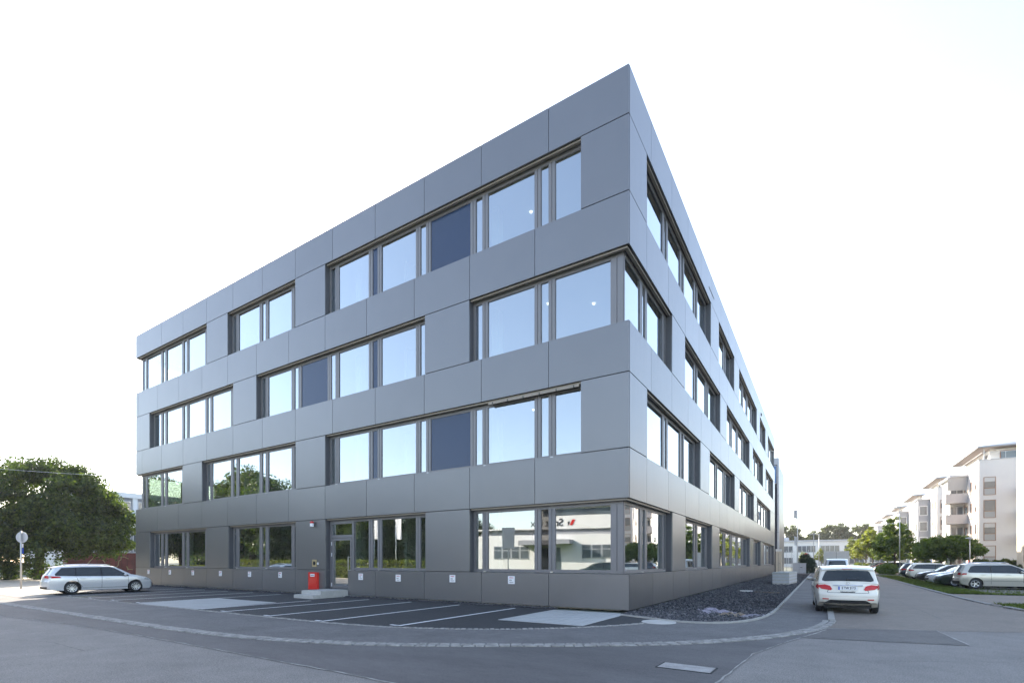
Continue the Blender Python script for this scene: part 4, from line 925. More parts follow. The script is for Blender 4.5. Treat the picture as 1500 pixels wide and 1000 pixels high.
# ------------------------------------------------------------------ trees and hedges
def crown_mesh(blobs, n, leaf, clump=.55, seed=1, flat=.75, inner=.5, per=46):
    """n leaf-sized quads in clumps scattered through the blobs' outer volume"""
    g = np.random.default_rng(seed); vol = np.array([b[3]*b[4]+b[4]*b[5]+b[3]*b[5] for b in blobs]); pr = vol/vol.sum()
    V = []
    nc = max(4, n//per)
    bi = g.choice(len(blobs), nc, p=pr); B = np.array(blobs)[bi]
    d = g.normal(size=(nc,3)); d /= np.linalg.norm(d,axis=1)[:,None]
    r = inner+(1-inner)*g.random(nc)**.6
    C = B[:,:3] + d*r[:,None]*B[:,3:6]; C[:,2] = np.maximum(C[:,2], (B[:,2]-B[:,5]*flat))
    cs = clump*g.uniform(.55,1.35,nc)
    ci = np.repeat(np.arange(nc), per); m = len(ci)
    q = g.normal(size=(m,3)); q /= np.linalg.norm(q,axis=1)[:,None]; rad = g.random(m)**.45
    P = C[ci] + q*(rad*cs[ci])[:,None]*np.array([1,1,.72])
    nrm = q + g.normal(0,.65,(m,3)) + np.array([0,0,.35]); nrm /= np.linalg.norm(nrm,axis=1)[:,None]
    a = np.cross(nrm, g.normal(size=(m,3))); a /= np.linalg.norm(a,axis=1)[:,None]; b_ = np.cross(nrm,a)
    s = leaf*g.uniform(.6,1.4,m)[:,None]
    V = np.stack([P-a*s*.9, P-b_*s*.5, P+a*s*.9, P+b_*s*.5],1).reshape(-1,3)
    return mesh_np('crown', V, np.arange(4*m).reshape(-1,4))
def trunk_mesh(h, r, limbs, seed=1, lean=0.):
    g = random.Random(seed); b = MB(); p = Vector((0,0,-.1)); pts = [p]
    for i in range(1,6): pts.append(Vector((g.uniform(-.05,.05)*h*.2+lean*i/5, g.uniform(-.05,.05)*h*.2, h*i/5)))
    rs = [r*1.35, r*1.0, r*.9, r*.8, r*.7, r*.5]
    for i in range(5): b.tube(pts[i], pts[i+1], rs[i], rs[i+1], 10)
    for (z,dx,dy,dz) in limbs:
        k = min(4, int(z/h*5)); s = pts[k].lerp(pts[k+1], z/h*5-k) if k < 5 else pts[5]
        e = s+Vector((dx,dy,dz)); mid = s.lerp(e,.5)+Vector((g.uniform(-.15,.15),g.uniform(-.15,.15),.12*dz))
        b.tube(s, mid, r*.45, r*.3, 7); b.tube(mid, e, r*.3, r*.1, 7)
        for q in range(3):
            f = mid.lerp(e, g.uniform(0,.9)); b.tube(f, f+Vector((g.uniform(-1,1),g.uniform(-1,1),g.uniform(.2,1)))*.22*Vector((dx,dy,dz)).length, r*.14, r*.04, 5)
    return b
def tree(name, label, loc, blobs, n, leaf, lm, h, r, limbs, cat='tree', group=None, clump=.55, seed=1, flat=.75, rz=0, inner=.5, per=46):
    t = thing(name, label, cat, loc, rz, group)
    trunk_mesh(h, r, limbs, seed).build('trunk', M['bark'], t, smooth=True)
    link('crown', crown_mesh(blobs, n, leaf, clump, seed, flat, inner, per), lm, t)
    return t
# big dark tree left of the office: crown outline follows uneven lobes
bl = [(0,0,7.2,6.2,5.5,4.4),(-5.5,0,7.0,4.6,5,4.4),(3.6,-.5,6.0,3.9,4.2,3.7),(5.6,.3,5.0,2.6,3.2,2.9),(7.0,0,4.1,1.9,2.3,2.0),(-1,-2.5,4.6,6.0,3.8,3.0),(4,-2,3.9,4.6,3.4,2.2),(-6,-1,4.0,4.4,4,2.6),(1.2,0,10.3,2.2,2.4,1.6),(-3.4,0,10.2,2.4,2.6,1.7),(3.2,.2,8.9,1.6,1.9,1.4),(5.0,.2,7.3,1.4,1.8,1.2),(-8,0,9.4,2.5,2.5,1.8)]
lim = [(2.2,3,-.5,2.4),(2.4,-3,.5,2.6),(3,1.5,2,3),(3.3,-1.5,-2,3),(3.6,4.5,.3,2.6),(4,-4.2,0,2.8),(4.2,.5,.4,4)]
t_big = tree('maple_tree', 'huge dark green broadleaf tree left of the office behind the estate car', (-58.7,.1,0), bl, 120000, .145, L_DARK, 5.2, .36, lim, clump=1.05, seed=3, rz=R(32), inner=.45, per=200)
def hedge(name, label, pts, w, h, n, lm, leaf=.06, cat='hedge', group=None, seed=1, solid=True):
    """clipped hedge: a twiggy dark core with leaf faces all over it"""
    t = thing(name, label, cat, (pts[0][0],pts[0][1],0), 0, group); g = np.random.default_rng(seed); o = Vector((pts[0][0],pts[0][1]))
    P = [Vector(p)-o for p in pts]; seg = [(P[i+1]-P[i]).length for i in range(len(P)-1)]; tot = sum(seg)
    i = g.choice(len(seg), n, p=np.array(seg)/tot); u = g.random(n)
    A = np.array([[p.x,p.y] for p in P]); T = (A[1:]-A[:-1])/np.array(seg)[:,None]; NN = np.stack([-T[:,1],T[:,0]],1)
    base = A[i]+(A[i+1]-A[i])*u[:,None]; a = g.uniform(-1,1,n); b_ = g.uniform(0,1,n)
    top = g.random(n) < .42
    off = np.where(top, a, np.sign(a)*(1+g.normal(0,.05,n))); z = np.where(top, 1+g.normal(0,.035,n), b_)
    lump = 1+.05*np.sin(base[:,0]*3.1+base[:,1]*2.3)+.04*np.sin(base[:,0]*7.7-base[:,1]*6.1)
    q = np.stack([base[:,0]+NN[i][:,0]*off*w/2*lump, base[:,1]+NN[i][:,1]*off*w/2*lump, z*h*lump],1)
    nr = g.normal(size=(n,3)); nr /= np.linalg.norm(nr,axis=1)[:,None]; aa = np.cross(nr,g.normal(size=(n,3))); aa /= np.linalg.norm(aa,axis=1)[:,None]; bb = np.cross(nr,aa)
    s = leaf*g.uniform(.6,1.5,n)[:,None]
    V = np.stack([q-aa*s,q-bb*s*.6,q+aa*s,q+bb*s*.6],1).reshape(-1,3)
    link('foliage', mesh_np('foliage',V,np.arange(4*n).reshape(-1,4)), lm, t)
    c = MB()
    for k in range(len(P)-1):
        d = (P[k+1]-P[k]).normalized(); nn = Vector((-d.y,d.x))*w*.42
        c.obox([tuple(P[k]-nn),tuple(P[k+1]-nn),tuple(P[k+1]+nn),tuple(P[k]+nn)], 0, h*.92)
    c.build('twig_core', M['twig'], t)
    return t
M['scrawl'] = mat("scrawl_paint",(.42,.32,.16),.7)
M['twig'] = mat("twig_core", (.018,.022,.010), .95, var=.4, vscale=9)
tree('shrub', 'dark shrub thicket under the huge tree at the left edge', (-61,-3.2,0), [(0,0,1.0,4.5,2.4,1.5),(4,.5,.9,3,2,1.3),(-4,0,1.1,3,2,1.6)], 16000, .10, L_DARK, 1.0, .06, [(.5,1,0,.6),(.6,-1,0,.6)], cat='shrub', clump=.45, seed=8, flat=.6, rz=R(32), inner=.3)
# street trees on the right
cone = [(0,0,3.4,2.7,2.7,1.6),(0,0,5.0,2.3,2.3,1.7),(.1,0,6.4,1.6,1.6,1.4),(0,.1,7.5,.9,.9,1.0),(1.4,.4,4.0,1.4,1.5,1.2),(-1.3,-.4,4.2,1.4,1.4,1.2)]
lims = [(1.9,1.3,.2,1.2),(2.1,-1.2,.3,1.3),(2.3,.2,1.2,1.4),(2.5,-.2,-1.2,1.4),(3,.7,.5,1.8)]
GT = 'street trees in a row along the right side parking'
s1 = tree('street_tree', 'dark green pyramid shaped street tree beside the tall lamp post', (14.2,73.0,0), cone, 15000, .13, L_MID, 5.0, .13, lims, group=GT, clump=.5, seed=11, inner=.45, per=120)
s2 = tree('street_tree', 'bright lime green street tree in the sun, left of the dark pyramid tree', (13.4,98,0), cone, 12000, .15, L_LIME, 5.0, .13, lims, group=GT, clump=.55, seed=12, inner=.45, per=120)
c = dup(s2, 'paler lime green tree further down the row, right beside the box lorry', (12.7,142,0), R(70), GT); c.scale = (1.05,1.05,1.0)
c = dup(s2, 'lime green tree half hidden behind the brightest lime tree', (13.6,118,0), R(140), GT)
c = dup(s1, 'dark street tree filling the gap right of the lime green trees', (14.6,86,0), R(200), GT); c.scale = (.95,.95,.92)
c = dup(s1, 'low dark street tree right of the tall lamp post, by the first apartment entrance', (18.2,78,0), R(90), GT); c.scale = (.9,.9,.62)
ball = [(0,0,3.0,2.9,2.9,1.15),(.9,.4,3.5,1.9,1.9,1.0),(-1.0,-.3,3.45,1.9,1.9,1.0),(0,0,3.75,1.8,1.8,.8),(-1.9,.3,2.7,1.1,1.2,.8),(1.9,-.3,2.75,1.1,1.2,.8)]
GB = 'ball crowned trees before the apartment blocks'
b1 = tree('ball_tree', 'right one of the two wide ball crowned trees, behind the low street lamp', (17.6,57.0,0), ball, 22000, .11, L_BALL, 2.9, .14, [(1.8,1.0,.2,1.0),(1.9,-1,.2,1.0),(2,.2,1,1),(2.1,0,-1,1)], group=GB, clump=.42, seed=15, flat=.9, inner=.6, per=90)
c = dup(b1, 'left one of the two wide ball crowned trees, behind the white hatchback', (17.8,63.5,0), R(130), GB)
tree('shrub', 'clipped dark green bush at the street edge beside the black hatchback', (12.9,66.5,0), [(0,0,.7,1.3,2.6,.8),(0,2.4,.7,1.2,1.6,.75)], 9000, .07, L_BALL, .8, .05, [(.4,.5,0,.4)], cat='shrub', clump=.3, seed=17, flat=.8, inner=.6)
tree('shrub', 'yellowish bush between the far parked cars', (11.9,95,0), [(0,0,.8,1.1,1.6,.8)], 2500, .09, L_HEDGE_Y, .8, .05, [(.4,.4,0,.4)], cat='shrub', clump=.35, seed=18, inner=.4)
tree('shrub', 'low green bush left of the yellowish bush, before the far cars', (11.6,103,0), [(0,0,.7,1.1,2.0,.75)], 2500, .09, L_BALL, .8, .05, [(.4,.4,0,.4)], cat='shrub', clump=.35, seed=19, inner=.4)
hedge('hedge', 'clipped hedge along the end wall of the nearest full apartment block', [(20.0,59.5),(34,59.3)], 1.4, 1.75, 14000, L_HEDGE, .08, seed=3)
hedge('hedge', 'lighter low hedge in front of the gap beside the near right building', [(19.6,52.5),(27,52.3)], 1.1, 1.25, 7000, L_HEDGE, .08, seed=4)
tree('conifer', 'dense dark conifer bush at the end of the gravel bed beside the footway', (3.45,68.6,0), [(0,0,1.1,1.05,1.2,1.1),(-.1,0,1.9,.75,.9,.9),(.35,1.4,1.1,.9,1.2,1.25)], 14000, .065, L_CON, 1.8, .07, [(.6,.4,0,.5),(.7,-.4,0,.5)], cat='conifer', clump=.26, seed=21, flat=.95, inner=.6)
# small lime trees and far wood behind the low white building
for i,(x,y,sc_,lbx) in enumerate(((5.2,150,.62,'small lime green tree before the low white building, right of the flagpole'),(1.2,140,.5,'small green tree left of the flagpole near the low white building'))):
    c = dup(s2, lbx, (x,y,0), R(33*i), 'small trees before the low white building'); c.scale = (sc_,sc_,sc_*1.1)
fb = [(0,0,9,5,5,4.5),(-3,1,7,4,4,4),(3.4,-1,7.4,4,4,4),(.5,0,13,3,3,2.6),(-2.4,0,11.2,2.6,2.6,2.2),(2.8,0,11.6,2.4,2.4,2.2)]
GW = 'trees behind the low white building'
f1 = tree('broadleaf_tree', 'tallest hazy broadleaf tree behind the low white building, above the box lorry', (9.4,217,0), fb, 15000, .30, L_FAR, 6, .4, lim, group=GW, clump=1.0, seed=25, inner=.35, per=80)
f1.scale = (1.1,1.1,1.15)
for i,(l_,p_,s_) in enumerate((('hazy tree seen through the wire mesh fence, nearest the dark annex tower',(-6.3,207,0),1.1),('low hazy tree just right of the flagpole, above the switch cabinet',(-3.4,209,0),.86),
       ('low hazy tree above the dark conifer bush',(-.2,211,0),.80),('middling hazy tree left of the tallest one',(4.4,213.8,0),.95),('hazy tree directly right of the tallest one, before the gap',(13.5,219.6,0),.97),
       ('second tall hazy tree, above the bright lime street tree',(18.6,222.8,0),1.13),('hazy tree behind the lime street trees, left of the farthest apartment block',(24.5,226.5,0),1.0),
       ('hazy tree behind the dark pyramid street tree, before the farthest apartment block',(31,229,0),.95),('hazy tree half hidden behind the dark annex tower',(-12,205,0),1.0))):
    c = dup(f1, l_, p_, R(57*i+20), GW); c.scale = (s_*.95,s_*.95,s_)

# ------------------------------------------------------------------ apartment blocks on the right
def part(name, m, parent, boxes):
    b = MB()
    for x in boxes: b.box(*x)
    return b.build(name, m, parent)
def apartment(label, loc, oriel, wallm):
    t = thing('apartment_block', label, 'apartment block', loc, 0, 'pale apartment blocks in a row on the right of the street')
    LY, LX, HW = 14.6, 13.0, 14.4
    part('wall', wallm, t, [(0,LX,0,LY,-.1,HW)])
    part('parapet_cap', M['light_clad'], t, [(-.06,LX+.06,-.06,.14,HW+.002,HW+.06),(-.06,.14,.142,LY,HW+.002,HW+.06)])
    part('attic', M['render_white'], t, [(1.3,LX-1,1.3,LY-1,HW+.003,16.0)])
    b = MB(); z0, z1 = 15.95, 16.12
    o = [(-.2,-.3),(LX+.3,-.3),(LX+.3,LY+.2),(-.2,LY+.2)]; i = [(6.0,4.5),(LX-1,4.5),(LX-1,LY-4),(6.0,LY-4)]
    b.add([(x,y,z0) for x,y in o]+[(x,y,z1) for x,y in o]+[(x,y,z1+1.25) for x,y in i],
          [(3,2,1,0),(0,1,5,4),(1,2,6,5),(2,3,7,6),(3,0,4,7),(4,5,9,8),(5,6,10,9),(6,7,11,10),(7,4,8,11),(8,9,10,11)])
    rf = b.build('roof', M['roof_grey'], t); part('soffit', M['eave'], rf, [(-.19,LX+.29,-.29,LY+.19,15.93,15.948)])
    part('attic_blind', M['render_white'], t, [(1.8,6.6,1.0,1.298,15.62,15.80)])
    part('roof_post', M['pole'], t, [(.55,.63,.55,.63,HW,15.93),(.55,.63,LY-2,LY-1.92,HW,15.93)])
    part('terrace_rail', M['pole'], t, [(.35,9,.33,.36,HW+.95,HW+.99),(.33,.36,.4,LY-.4,HW+.95,HW+.99)]+[(x,x+.03,.33,.36,HW,HW+.95) for x in (1,2.5,4,5.5,7,8.5)])
    def win(x0,x1,z0,z1,shut,axis='e',m_f=None):
        def bx(a0,a1,d0,d1,zz0,zz1): return (a0,a1,-d1,-d0,zz0,zz1) if axis == 'e' else (-d1,-d0,a0,a1,zz0,zz1)
        w = part('window', m_f or M['win_frame_wood'], t, [bx(x0,x0+.07,.0,.045,z0,z1),bx(x1-.07,x1,.0,.045,z0,z1),bx(x0+.07,x1-.07,.0,.045,z1-.07,z1),bx(x0+.07,x1-.07,.0,.045,z0,z0+.06),bx(x0+.07,x1-.07,.0,.045,z0+.82,z0+.90)] if z1-z0 > 1.9 else
                 [bx(x0,x0+.07,.0,.045,z0,z1),bx(x1-.07,x1,.0,.045,z0,z1),bx(x0+.07,x1-.07,.0,.045,z1-.07,z1),bx(x0+.07,x1-.07,.0,.045,z0,z0+.06)])
        zb = z0+.90 if z1-z0 > 1.9 else z0+.06
        if z1-z0 > 1.9: part('lower_panel', M['grey_panel'], w, [bx(x0+.07,x1-.07,.002,.02,z0+.06,z0+.82)])
        zt = z1-.07; zs = zt-(zt-zb)*shut
        if shut > 0: part('shutter', M['shutter'], w, [bx(x0+.07,x1-.07,.002,.03,zs,zt)])
        if shut < 1: part('pane', M['pane_dark'], w, [bx(x0+.07,x1-.07,.002,.012,zb,zs)])
    sh = random.Random(int(loc[1]))
    for k in range(4):
        z0 = 1.45+2.85*k
        win(.42,1.55,z0,z0+2.25,sh.choice([1,1,.0,.4]) if k else 1)
        for y in (1.2,3.4): win(y,y+.75,z0+.1,z0+2.2,sh.choice([1,0,.5]),'s')
        win(13.2,14.0,z0+.1,z0+2.2,0,'s')
    win(2.2,4.4,HW+.2,15.6,0,'e') ; 
    for ch in [c_ for c_ in col.objects if c_.parent == t and c_.name.startswith('window')][-1:]: ch.location = (0,1.3,0)
    for y in (2.2,5.2,8.2,11):
        win(y,y+1.5,HW+.15,15.5,0,'s',M['pole'])
        for ch in [c_ for c_ in col.objects if c_.parent == t and c_.name.startswith('window')][-1:]: ch.location = (1.3,0,0)
    for k in range(3):                                  # small balconies on the end wall
        z = 4.1+2.85*k; part('balcony', M['light_clad'], t, [(3.6,6.4,-1.3,0,z-.15,z),(3.6,6.4,-1.3,-1.24,z,z+1.0),(3.6,3.66,-1.24,0,z,z+1.0),(6.34,6.4,-1.24,0,z,z+1.0)])
    if not oriel:
        part('bay', M['render_white'], t, [(-1.5,-.003,7.6,12.6,-.1,13.2)])
        part('bay_roof', M['light_clad'], t, [(-1.9,-.003,5.3,12.9,13.21,13.45)])
        for k in range(3):
            z = 4.15+2.85*k
            part('balcony', M['balcony'], t, [(-2.3,-.01,5.4,7.55,z-.18,z),(-2.3,-2.2,5.4,7.55,z,z+1.1),(-2.2,-.01,5.4,5.5,z,z+1.1)])
            win(5.6,7.4,z+.02,z+2.2,.0,'s')
        for k in range(4):
            z = 1.3+2.85*k; w = part('bay_window', M['pole'], t, [(-1.42,-.12,7.55,7.599,z+.02,z+2.35)]); part('pane', M['pane_dark'], w, [(-1.36,-.82,7.54,7.549,z+.08,z+2.29),(-.74,-.18,7.54,7.549,z+.08,z+2.29)])
        part('awning', M['grey_panel'], t, [(-2.1,-.02,5.45,5.5,11.4,13.2)])
        for k in range(4):
            z = 1.5+2.85*k; w = part('bay_window', M['grey_render'], t, [(-1.53,-1.501,9.2,10.4,z,z+2.0)]); part('pane', M['pane_dark'], w, [(-1.54,-1.531,9.3,10.3,z+.1,z+1.9)])
    else:
        part('bay', M['grey_render'], t, [(-1.7,-.003,6.4,11.5,-.1,13.0)])
        part('bay_roof', M['light_clad'], t, [(-1.9,-.003,6.2,11.7,13.01,13.2)])
        for k in range(4):
            z = 1.6+2.85*k; w = part('bay_window', M['render_white'], t, [(-1.55,-.35,6.36,6.398,z,z+1.75)]); part('pane', M['pane_dark'], w, [(-1.45,-.45,6.35,6.359,z+.1,z+1.65)])
            w = part('bay_window', M['render_white'], t, [(-1.73,-1.701,7.4,8.6,z,z+1.75)]); part('pane', M['pane_dark'], w, [(-1.74,-1.731,7.5,8.5,z+.1,z+1.65)])
    b = MB(); b.tube((-.08,.25,.2),(-.08,.25,14.2),.055,n=8); b.build('downpipe', M['pole'], t)
    b = MB(); b.tube((-.08,LY-.3,.2),(-.08,LY-.3,14.2),.055,n=8); b.build('downpipe', M['pole'], t)
    d = part('door', M['door_blue'] if oriel else M['door_red'], t, [(-.05,-.003,4.5,5.3,0,2.2)]); part('handle', M['steel'], d, [(-.09,-.051,4.6,4.64,.9,1.2)])
    return t
M['door_blue'] = mat("blue_door", (.03,.08,.22), .5); M['door_red'] = mat("red_door", (.22,.03,.02), .5)
APX = 22.1
a1 = apartment('nearest full apartment block, pale end wall with shuttered windows and balconies facing the street', (APX,67.8,0), False, M['render_pink'])
a2 = apartment('second pale apartment block, with a grey oriel bay, behind the ball crowned trees', (APX,94.6,0), True, M['render_pink'])
for i,(l_,y) in enumerate((('third pale apartment block from the front, its grey bay above the low street tree',121.0),('fourth pale apartment block from the front, left of the tall lamp post top',147.5),
                           ('fifth pale apartment block, small and washed out above the lime green trees',174.0),('farthest apartment block at the left end of the row of flat roofs',200.5))):
    dup(a2, l_, (APX,y,0), 0)
t = thing('apartment_block', 'warm pale building cut off by the right edge of the picture', 'apartment block', (APX,53.6,0), 0, 'pale apartment blocks in a row on the right of the street')
part('wall', M['render_warm'], t, [(0,13,-16,0,-.1,15.1)]); part('parapet_cap', M['light_clad'], t, [(-.05,13.05,-16.05,.05,15.102,15.16)])
for k in range(4):
    for y in (-3.4,-7.2,-11.5):
        z = 1.6+3.2*k; w = part('window', M['win_frame_wood'], t, [(-.04,-.003,y,y+1.2,z,z+1.9)]); part('pane', M['pane_dark'], w, [(-.05,-.041,y+.08,y+1.12,z+.08,z+1.82)])

# ------------------------------------------------------------------ street furniture on the right
def lamp_post(name, label, loc, h, head):
    t = thing(name, label, 'street lamp', loc)
    b = MB(); b.tube((0,0,0),(0,0,.9),.085,.085,14); b.tube((0,0,.9),(0,0,h),.062,.042,14); b.build('pole', M['pole'], t, True)
    if head == 'arm':
        b = MB(); b.box(-.75,.12,-.11,.11,h-.02,h+.06); b.box(-.70,-.2,-.09,.09,h-.045,h-.021); b.build('lamp_head', M['pole'], t)
    else:
        b = MB(); b.lathe([(0,h-.10),(.10,h-.09),(.14,h+.04),(.10,h+.05)],16); b.build('lamp_glass', M['lamp_clear'], t)
        b = MB(); b.lathe([(0,h+.17),(.25,h+.13),(.40,h+.06),(.38,h+.045),(0,h+.055)],20); b.build('lamp_shade', M['pole'], t)
    return t
lamp_post('street_lamp', 'tall grey lamp post in the middle of the right side street trees', (13.6,61.9,0), 8.4, 'arm')
lamp_post('street_lamp', 'low mushroom headed street lamp before the right ball crowned tree', (18.6,53.8,0), 4.1, 'mush')
lamp_post('street_lamp', 'short lamp with a small head among the trees left of the ball crowned trees', (19.6,84,0), 4.0, 'mush')
lamp_post('street_lamp', 'slim lamp post on the left footway behind the dark conifer bush', (4.25,78,0), 6.2, 'arm')
lamp_post('street_lamp', 'second slim lamp post on the left footway, left of the box lorry', (4.9,92,0), 6.8, 'arm')
t = thing('flagpole', 'tall white flagpole beyond the end of the grey office block', 'flagpole', (2.35,67.6,0))
b = MB(); b.tube((0,0,0),(0,0,9.4),.075,.05,14); b.build('pole', M['render_white'], t, True)
def flag_mesh(w, h, amp=.08, seed=1):
    b = MB(); n, k = 10, 12; g = random.Random(seed); ph = g.uniform(0,6)
    for j in range(k+1):
        for i in range(n+1):
            u = i/n; v = j/k; b.v.append((u*w, amp*math.sin(u*7+ph+v*2)*u, -v*h - .10*u*u))
    for j in range(k):
        for i in range(n): o = j*(n+1)+i; b.f.append((o,o+1,o+n+2,o+n+1))
    return b
M['flag_white'] = mat("flag_cloth", (.66,.66,.67), .9); M['flag_dark'] = mat("dark_flag_cloth", (.12,.11,.13), .9)
fl = flag_mesh(.42,1.25,.14,2).build('flag', M['flag_white'], t, True); fl.location = (-.48,0,9.3)
fl = flag_mesh(.34,1.3,.10,4).build('banner', M['flag_white'], t, True); fl.location = (-.42,0,5.4)
t = thing('utility_cabinet', 'beige upright cabinet against the far end of the grey office wall', 'cabinet', (.34,61.2,0))
b = MB(); b.box(-.32,.32,-.45,.45,0,3.1); b.build('case', M['render_warm'], t); b = MB(); b.box(-.34,.34,-.47,.47,3.102,3.42); b.build('cap', M['render_white'], t)
b = MB(); b.box(-.012,.012,-.456,-.4505,.2,2.9); b.box(.10,.13,-.47,-.4505,1.4,1.55); b.build('door_seam', M['blacktrim'], t)
t = thing('switch_cabinet', 'low wide grey switch cabinet left of the dark conifer bush', 'cabinet', (2.6,66.9,0))
b = MB(); b.box(-.85,.85,-.3,.3,0,1.45); b.build('case', M['light_clad'], t); b = MB(); b.box(-.9,.9,-.35,.35,1.452,1.50); b.build('lid', M['pole'], t)
b = MB(); b.box(-.008,.008,-.306,-.3005,.1,1.4); b.box(.12,.40,-.312,-.3005,.82,.90); b.build('door_seam', M['blacktrim'], t)
t = thing('concrete_trough', 'pale slatted concrete box standing on the dark gravel bed', 'concrete box', (3.02,27.2,0), R(-4))
b = MB(); b.box(-.53,.53,-2.3,2.3,.0,.82); b.build('body', M['concrete'], t)
b = MB(); b.box(-.56,.56,-2.34,2.34,.822,.92); b.build('lid', M['paver'], t)
b = MB()
for z in (.16,.40,.62): b.box(-.535,.535,-2.32,-2.301,z,z+.13); b.box(.531,.55,-2.3,2.3,z,z+.13)
b.build('slat', M['light_clad'], t)
# wire mesh fence between the annex and the flagpole
t = thing('mesh_fence', 'tall see through wire mesh fence between the dark annex and the flagpole', 'fence', (.8,69.4,0))
b = MB()
for i in range(5): b.tube((i*.72,0,0),(i*.72,0,3.4),.03,n=8)
b.build('post', M['pole'], t)
b = MB()
for i in range(41): b.box(i*.072-.004,i*.072+.004,-.01,0,.1,3.3)
for k in range(17): b.box(0,2.9,-.018,-.010,.1+k*.2,.108+k*.2)
b.build('wire_panel', M['pole'], t)
t = thing('no_entry_sign', 'small red and white round road sign behind the dark conifer bush', 'road sign', (3.3,74,0))
b = MB(); b.tube((0,0,0),(0,0,3.0),.035,n=10); b.build('pole', M['pole'], t)
b = MB(); b.lathe([(0,-.045),(.30,-.045),(.30,-.04)],24,axis='y',c=(0,0,2.75)); b.build('disc', M['red'], t); b = MB(); b.box(-.22,.22,-.052,-.046,2.69,2.81); b.build('bar', M['white_plate'], t)
# rubble and plastic sheets
def crumple(name, label, loc, w, d, h, m, seed, rz=0):
    g = np.random.default_rng(seed); n = 22; b = MB(); z = np.zeros((n,n))
    for q in range(26):
        kx_, ky_ = g.normal(0,7,2); z += np.sin(np.linspace(0,1,n)[:,None]*kx_+np.linspace(0,1,n)[None]*ky_+g.uniform(0,6))*g.uniform(.2,1)/3
    z = np.abs(z); ex = np.minimum(1, 4*np.minimum(np.linspace(0,1,n), 1-np.linspace(0,1,n)))
    for i in range(n):
        for j in range(n):
            u, v = i/(n-1)-.5, j/(n-1)-.5; r = 1+.22*math.sin(math.atan2(v,u)*3+seed)+.1*math.sin(math.atan2(v,u)*7)
            b.v.append((u*w*r+g.normal(0,.006), v*d*r+g.normal(0,.006), .035+h*z[i,j]*ex[i]*ex[j]*.55+g.uniform(0,.012)))
    for i in range(n-1):
        for j in range(n-1): o = i*n+j; b.f.append((o,o+n,o+n+1,o+1))
    return small_mesh(name, b, m, label, 'plastic sheet', loc=loc, rz=rz)
crumple('plastic_sheet', 'crumpled lavender plastic sheet lying on the gravel, leftmost of the scraps', (2.35,1.6,0), 1.0, 1.5, .12, mat("lavender_plastic",(.21,.185,.235),.5,var=.4,vscale=6), 3, R(30))
crumple('plastic_sheet', 'brown crumpled tarpaulin on the gravel between two lavender scraps', (3.05,.9,0), .75, 1.1, .11, mat("brown_tarp",(.20,.15,.10),.7,var=.7,vscale=8), 4, R(10))
crumple('plastic_sheet', 'flat grey lavender plastic scrap touching the kerb of the gravel bed', (3.55,.85,0), .62, 1.1, .07, mat("grey_lavender_plastic",(.14,.13,.17),.5,var=.4,vscale=6), 5, R(-20))
t = thing('timber_board', 'short white board lying on the gravel bed before the concrete box', 'board', (1.85,14.2,.05), R(18)); b = MB(); b.box(-.32,.32,-.07,.07,0,.05); b.build('board', M['render_white'], t)
t = thing('timber_board', 'long thin brown lath lying right of the white board on the gravel', 'board', (2.9,13.7,.04), R(-8)); b = MB(); b.box(-.62,.62,-.035,.035,0,.035); b.build('board', mat("lath",(.20,.15,.10),.8,var=.2), t)
# annex tower and the low white building at the end of the street
t = thing('annex_tower', 'slim dark blue and light grey tower rising past the far end of the office', 'tower', (0,0,0))
part('wall', M['navy_panel'], t, [(-9,-.202,66.5,82,-.1,16.6)]); part('corner_cladding', M['light_clad'], t, [(-.20,.0,66.4,67.7,-.1,17.0),(-9,-.202,66.4,66.498,16.0,17.0)])
w = part('window', M['pole'], t, [(-6,-.28,66.44,66.498,13.2,15.9)]); part('pane', M['pane_blue'], w, [(-5.9,-.34,66.42,66.439,13.3,15.8)])
part('cladding_joint', M['dark'], t, [(-.19,.0,66.396,66.3995,z,z+.03) for z in (3.3,6.0,8.7,11.4,14.1)])
t = thing('low_white_building', 'long low white building with a window band closing the far end of the street', 'building', (-40,165,0))
part('wall', M['render_white'], t, [(0,70,0,14,0,8.0)]); part('roof_edge', M['light_clad'], t, [(-.4,70.4,-.4,14.2,8.003,8.45)])
for i in range(11):
    x = 1.5+6.2*i; w = part('window', M['pole'], t, [(x,x+5.0,-.05,-.003,4.6,6.7)]); part('pane', M['pane_dark'], w, [(x+.1+q*1.23,x+1.18+q*1.23,-.06,-.051,4.7,6.6) for q in range(4)])
    w = part('window', M['pole'], t, [(x,x+5.0,-.05,-.003,1.0,3.0)]); part('pane', M['pane_dark'], w, [(x+.1+q*1.23,x+1.18+q*1.23,-.06,-.051,1.1,2.9) for q in range(4)])
part('roof_unit', M['light_clad'], t, [(28,36,4,8,8.46,9.6)])

# ------------------------------------------------------------------ left background
t = thing('factory_hall', 'white industrial hall with a glazed upper band behind the trees at left', 'factory', (-86,10,0))
part('wall', M['render_white'], t, [(-20,0,0,46,-.1,7.0)]); part('roof_band', M['render_white'], t, [(-20,.25,-.2,46,11.6,12.4)]); part('attic_wall', M['grey_render'], t, [(-20,-.3,.1,46,7.002,11.6)])
for i in range(12):
    y = .3+3.9*i; part('column', M['render_white'], t, [(-.298,.1,y-.3,y+.3,7.002,11.6)])
    w = part('window', M['pole'], t, [(-.296,-.2,y+.45,y+3.45,7.5,11.1)]); part('pane', M['pane_dark'], w, [(-.199,-.18,y+.55+q*.96,y+1.43+q*.96,7.6,9.3) for q in range(3)]+[(-.199,-.18,y+.55+q*.96,y+1.43+q*.96,9.4,11.0) for q in range(3)])
t = thing('ribbed_shed', 'low shed with pale ribbed cladding and dirty glazing before the factory hall', 'shed', (-76,9.4,0))
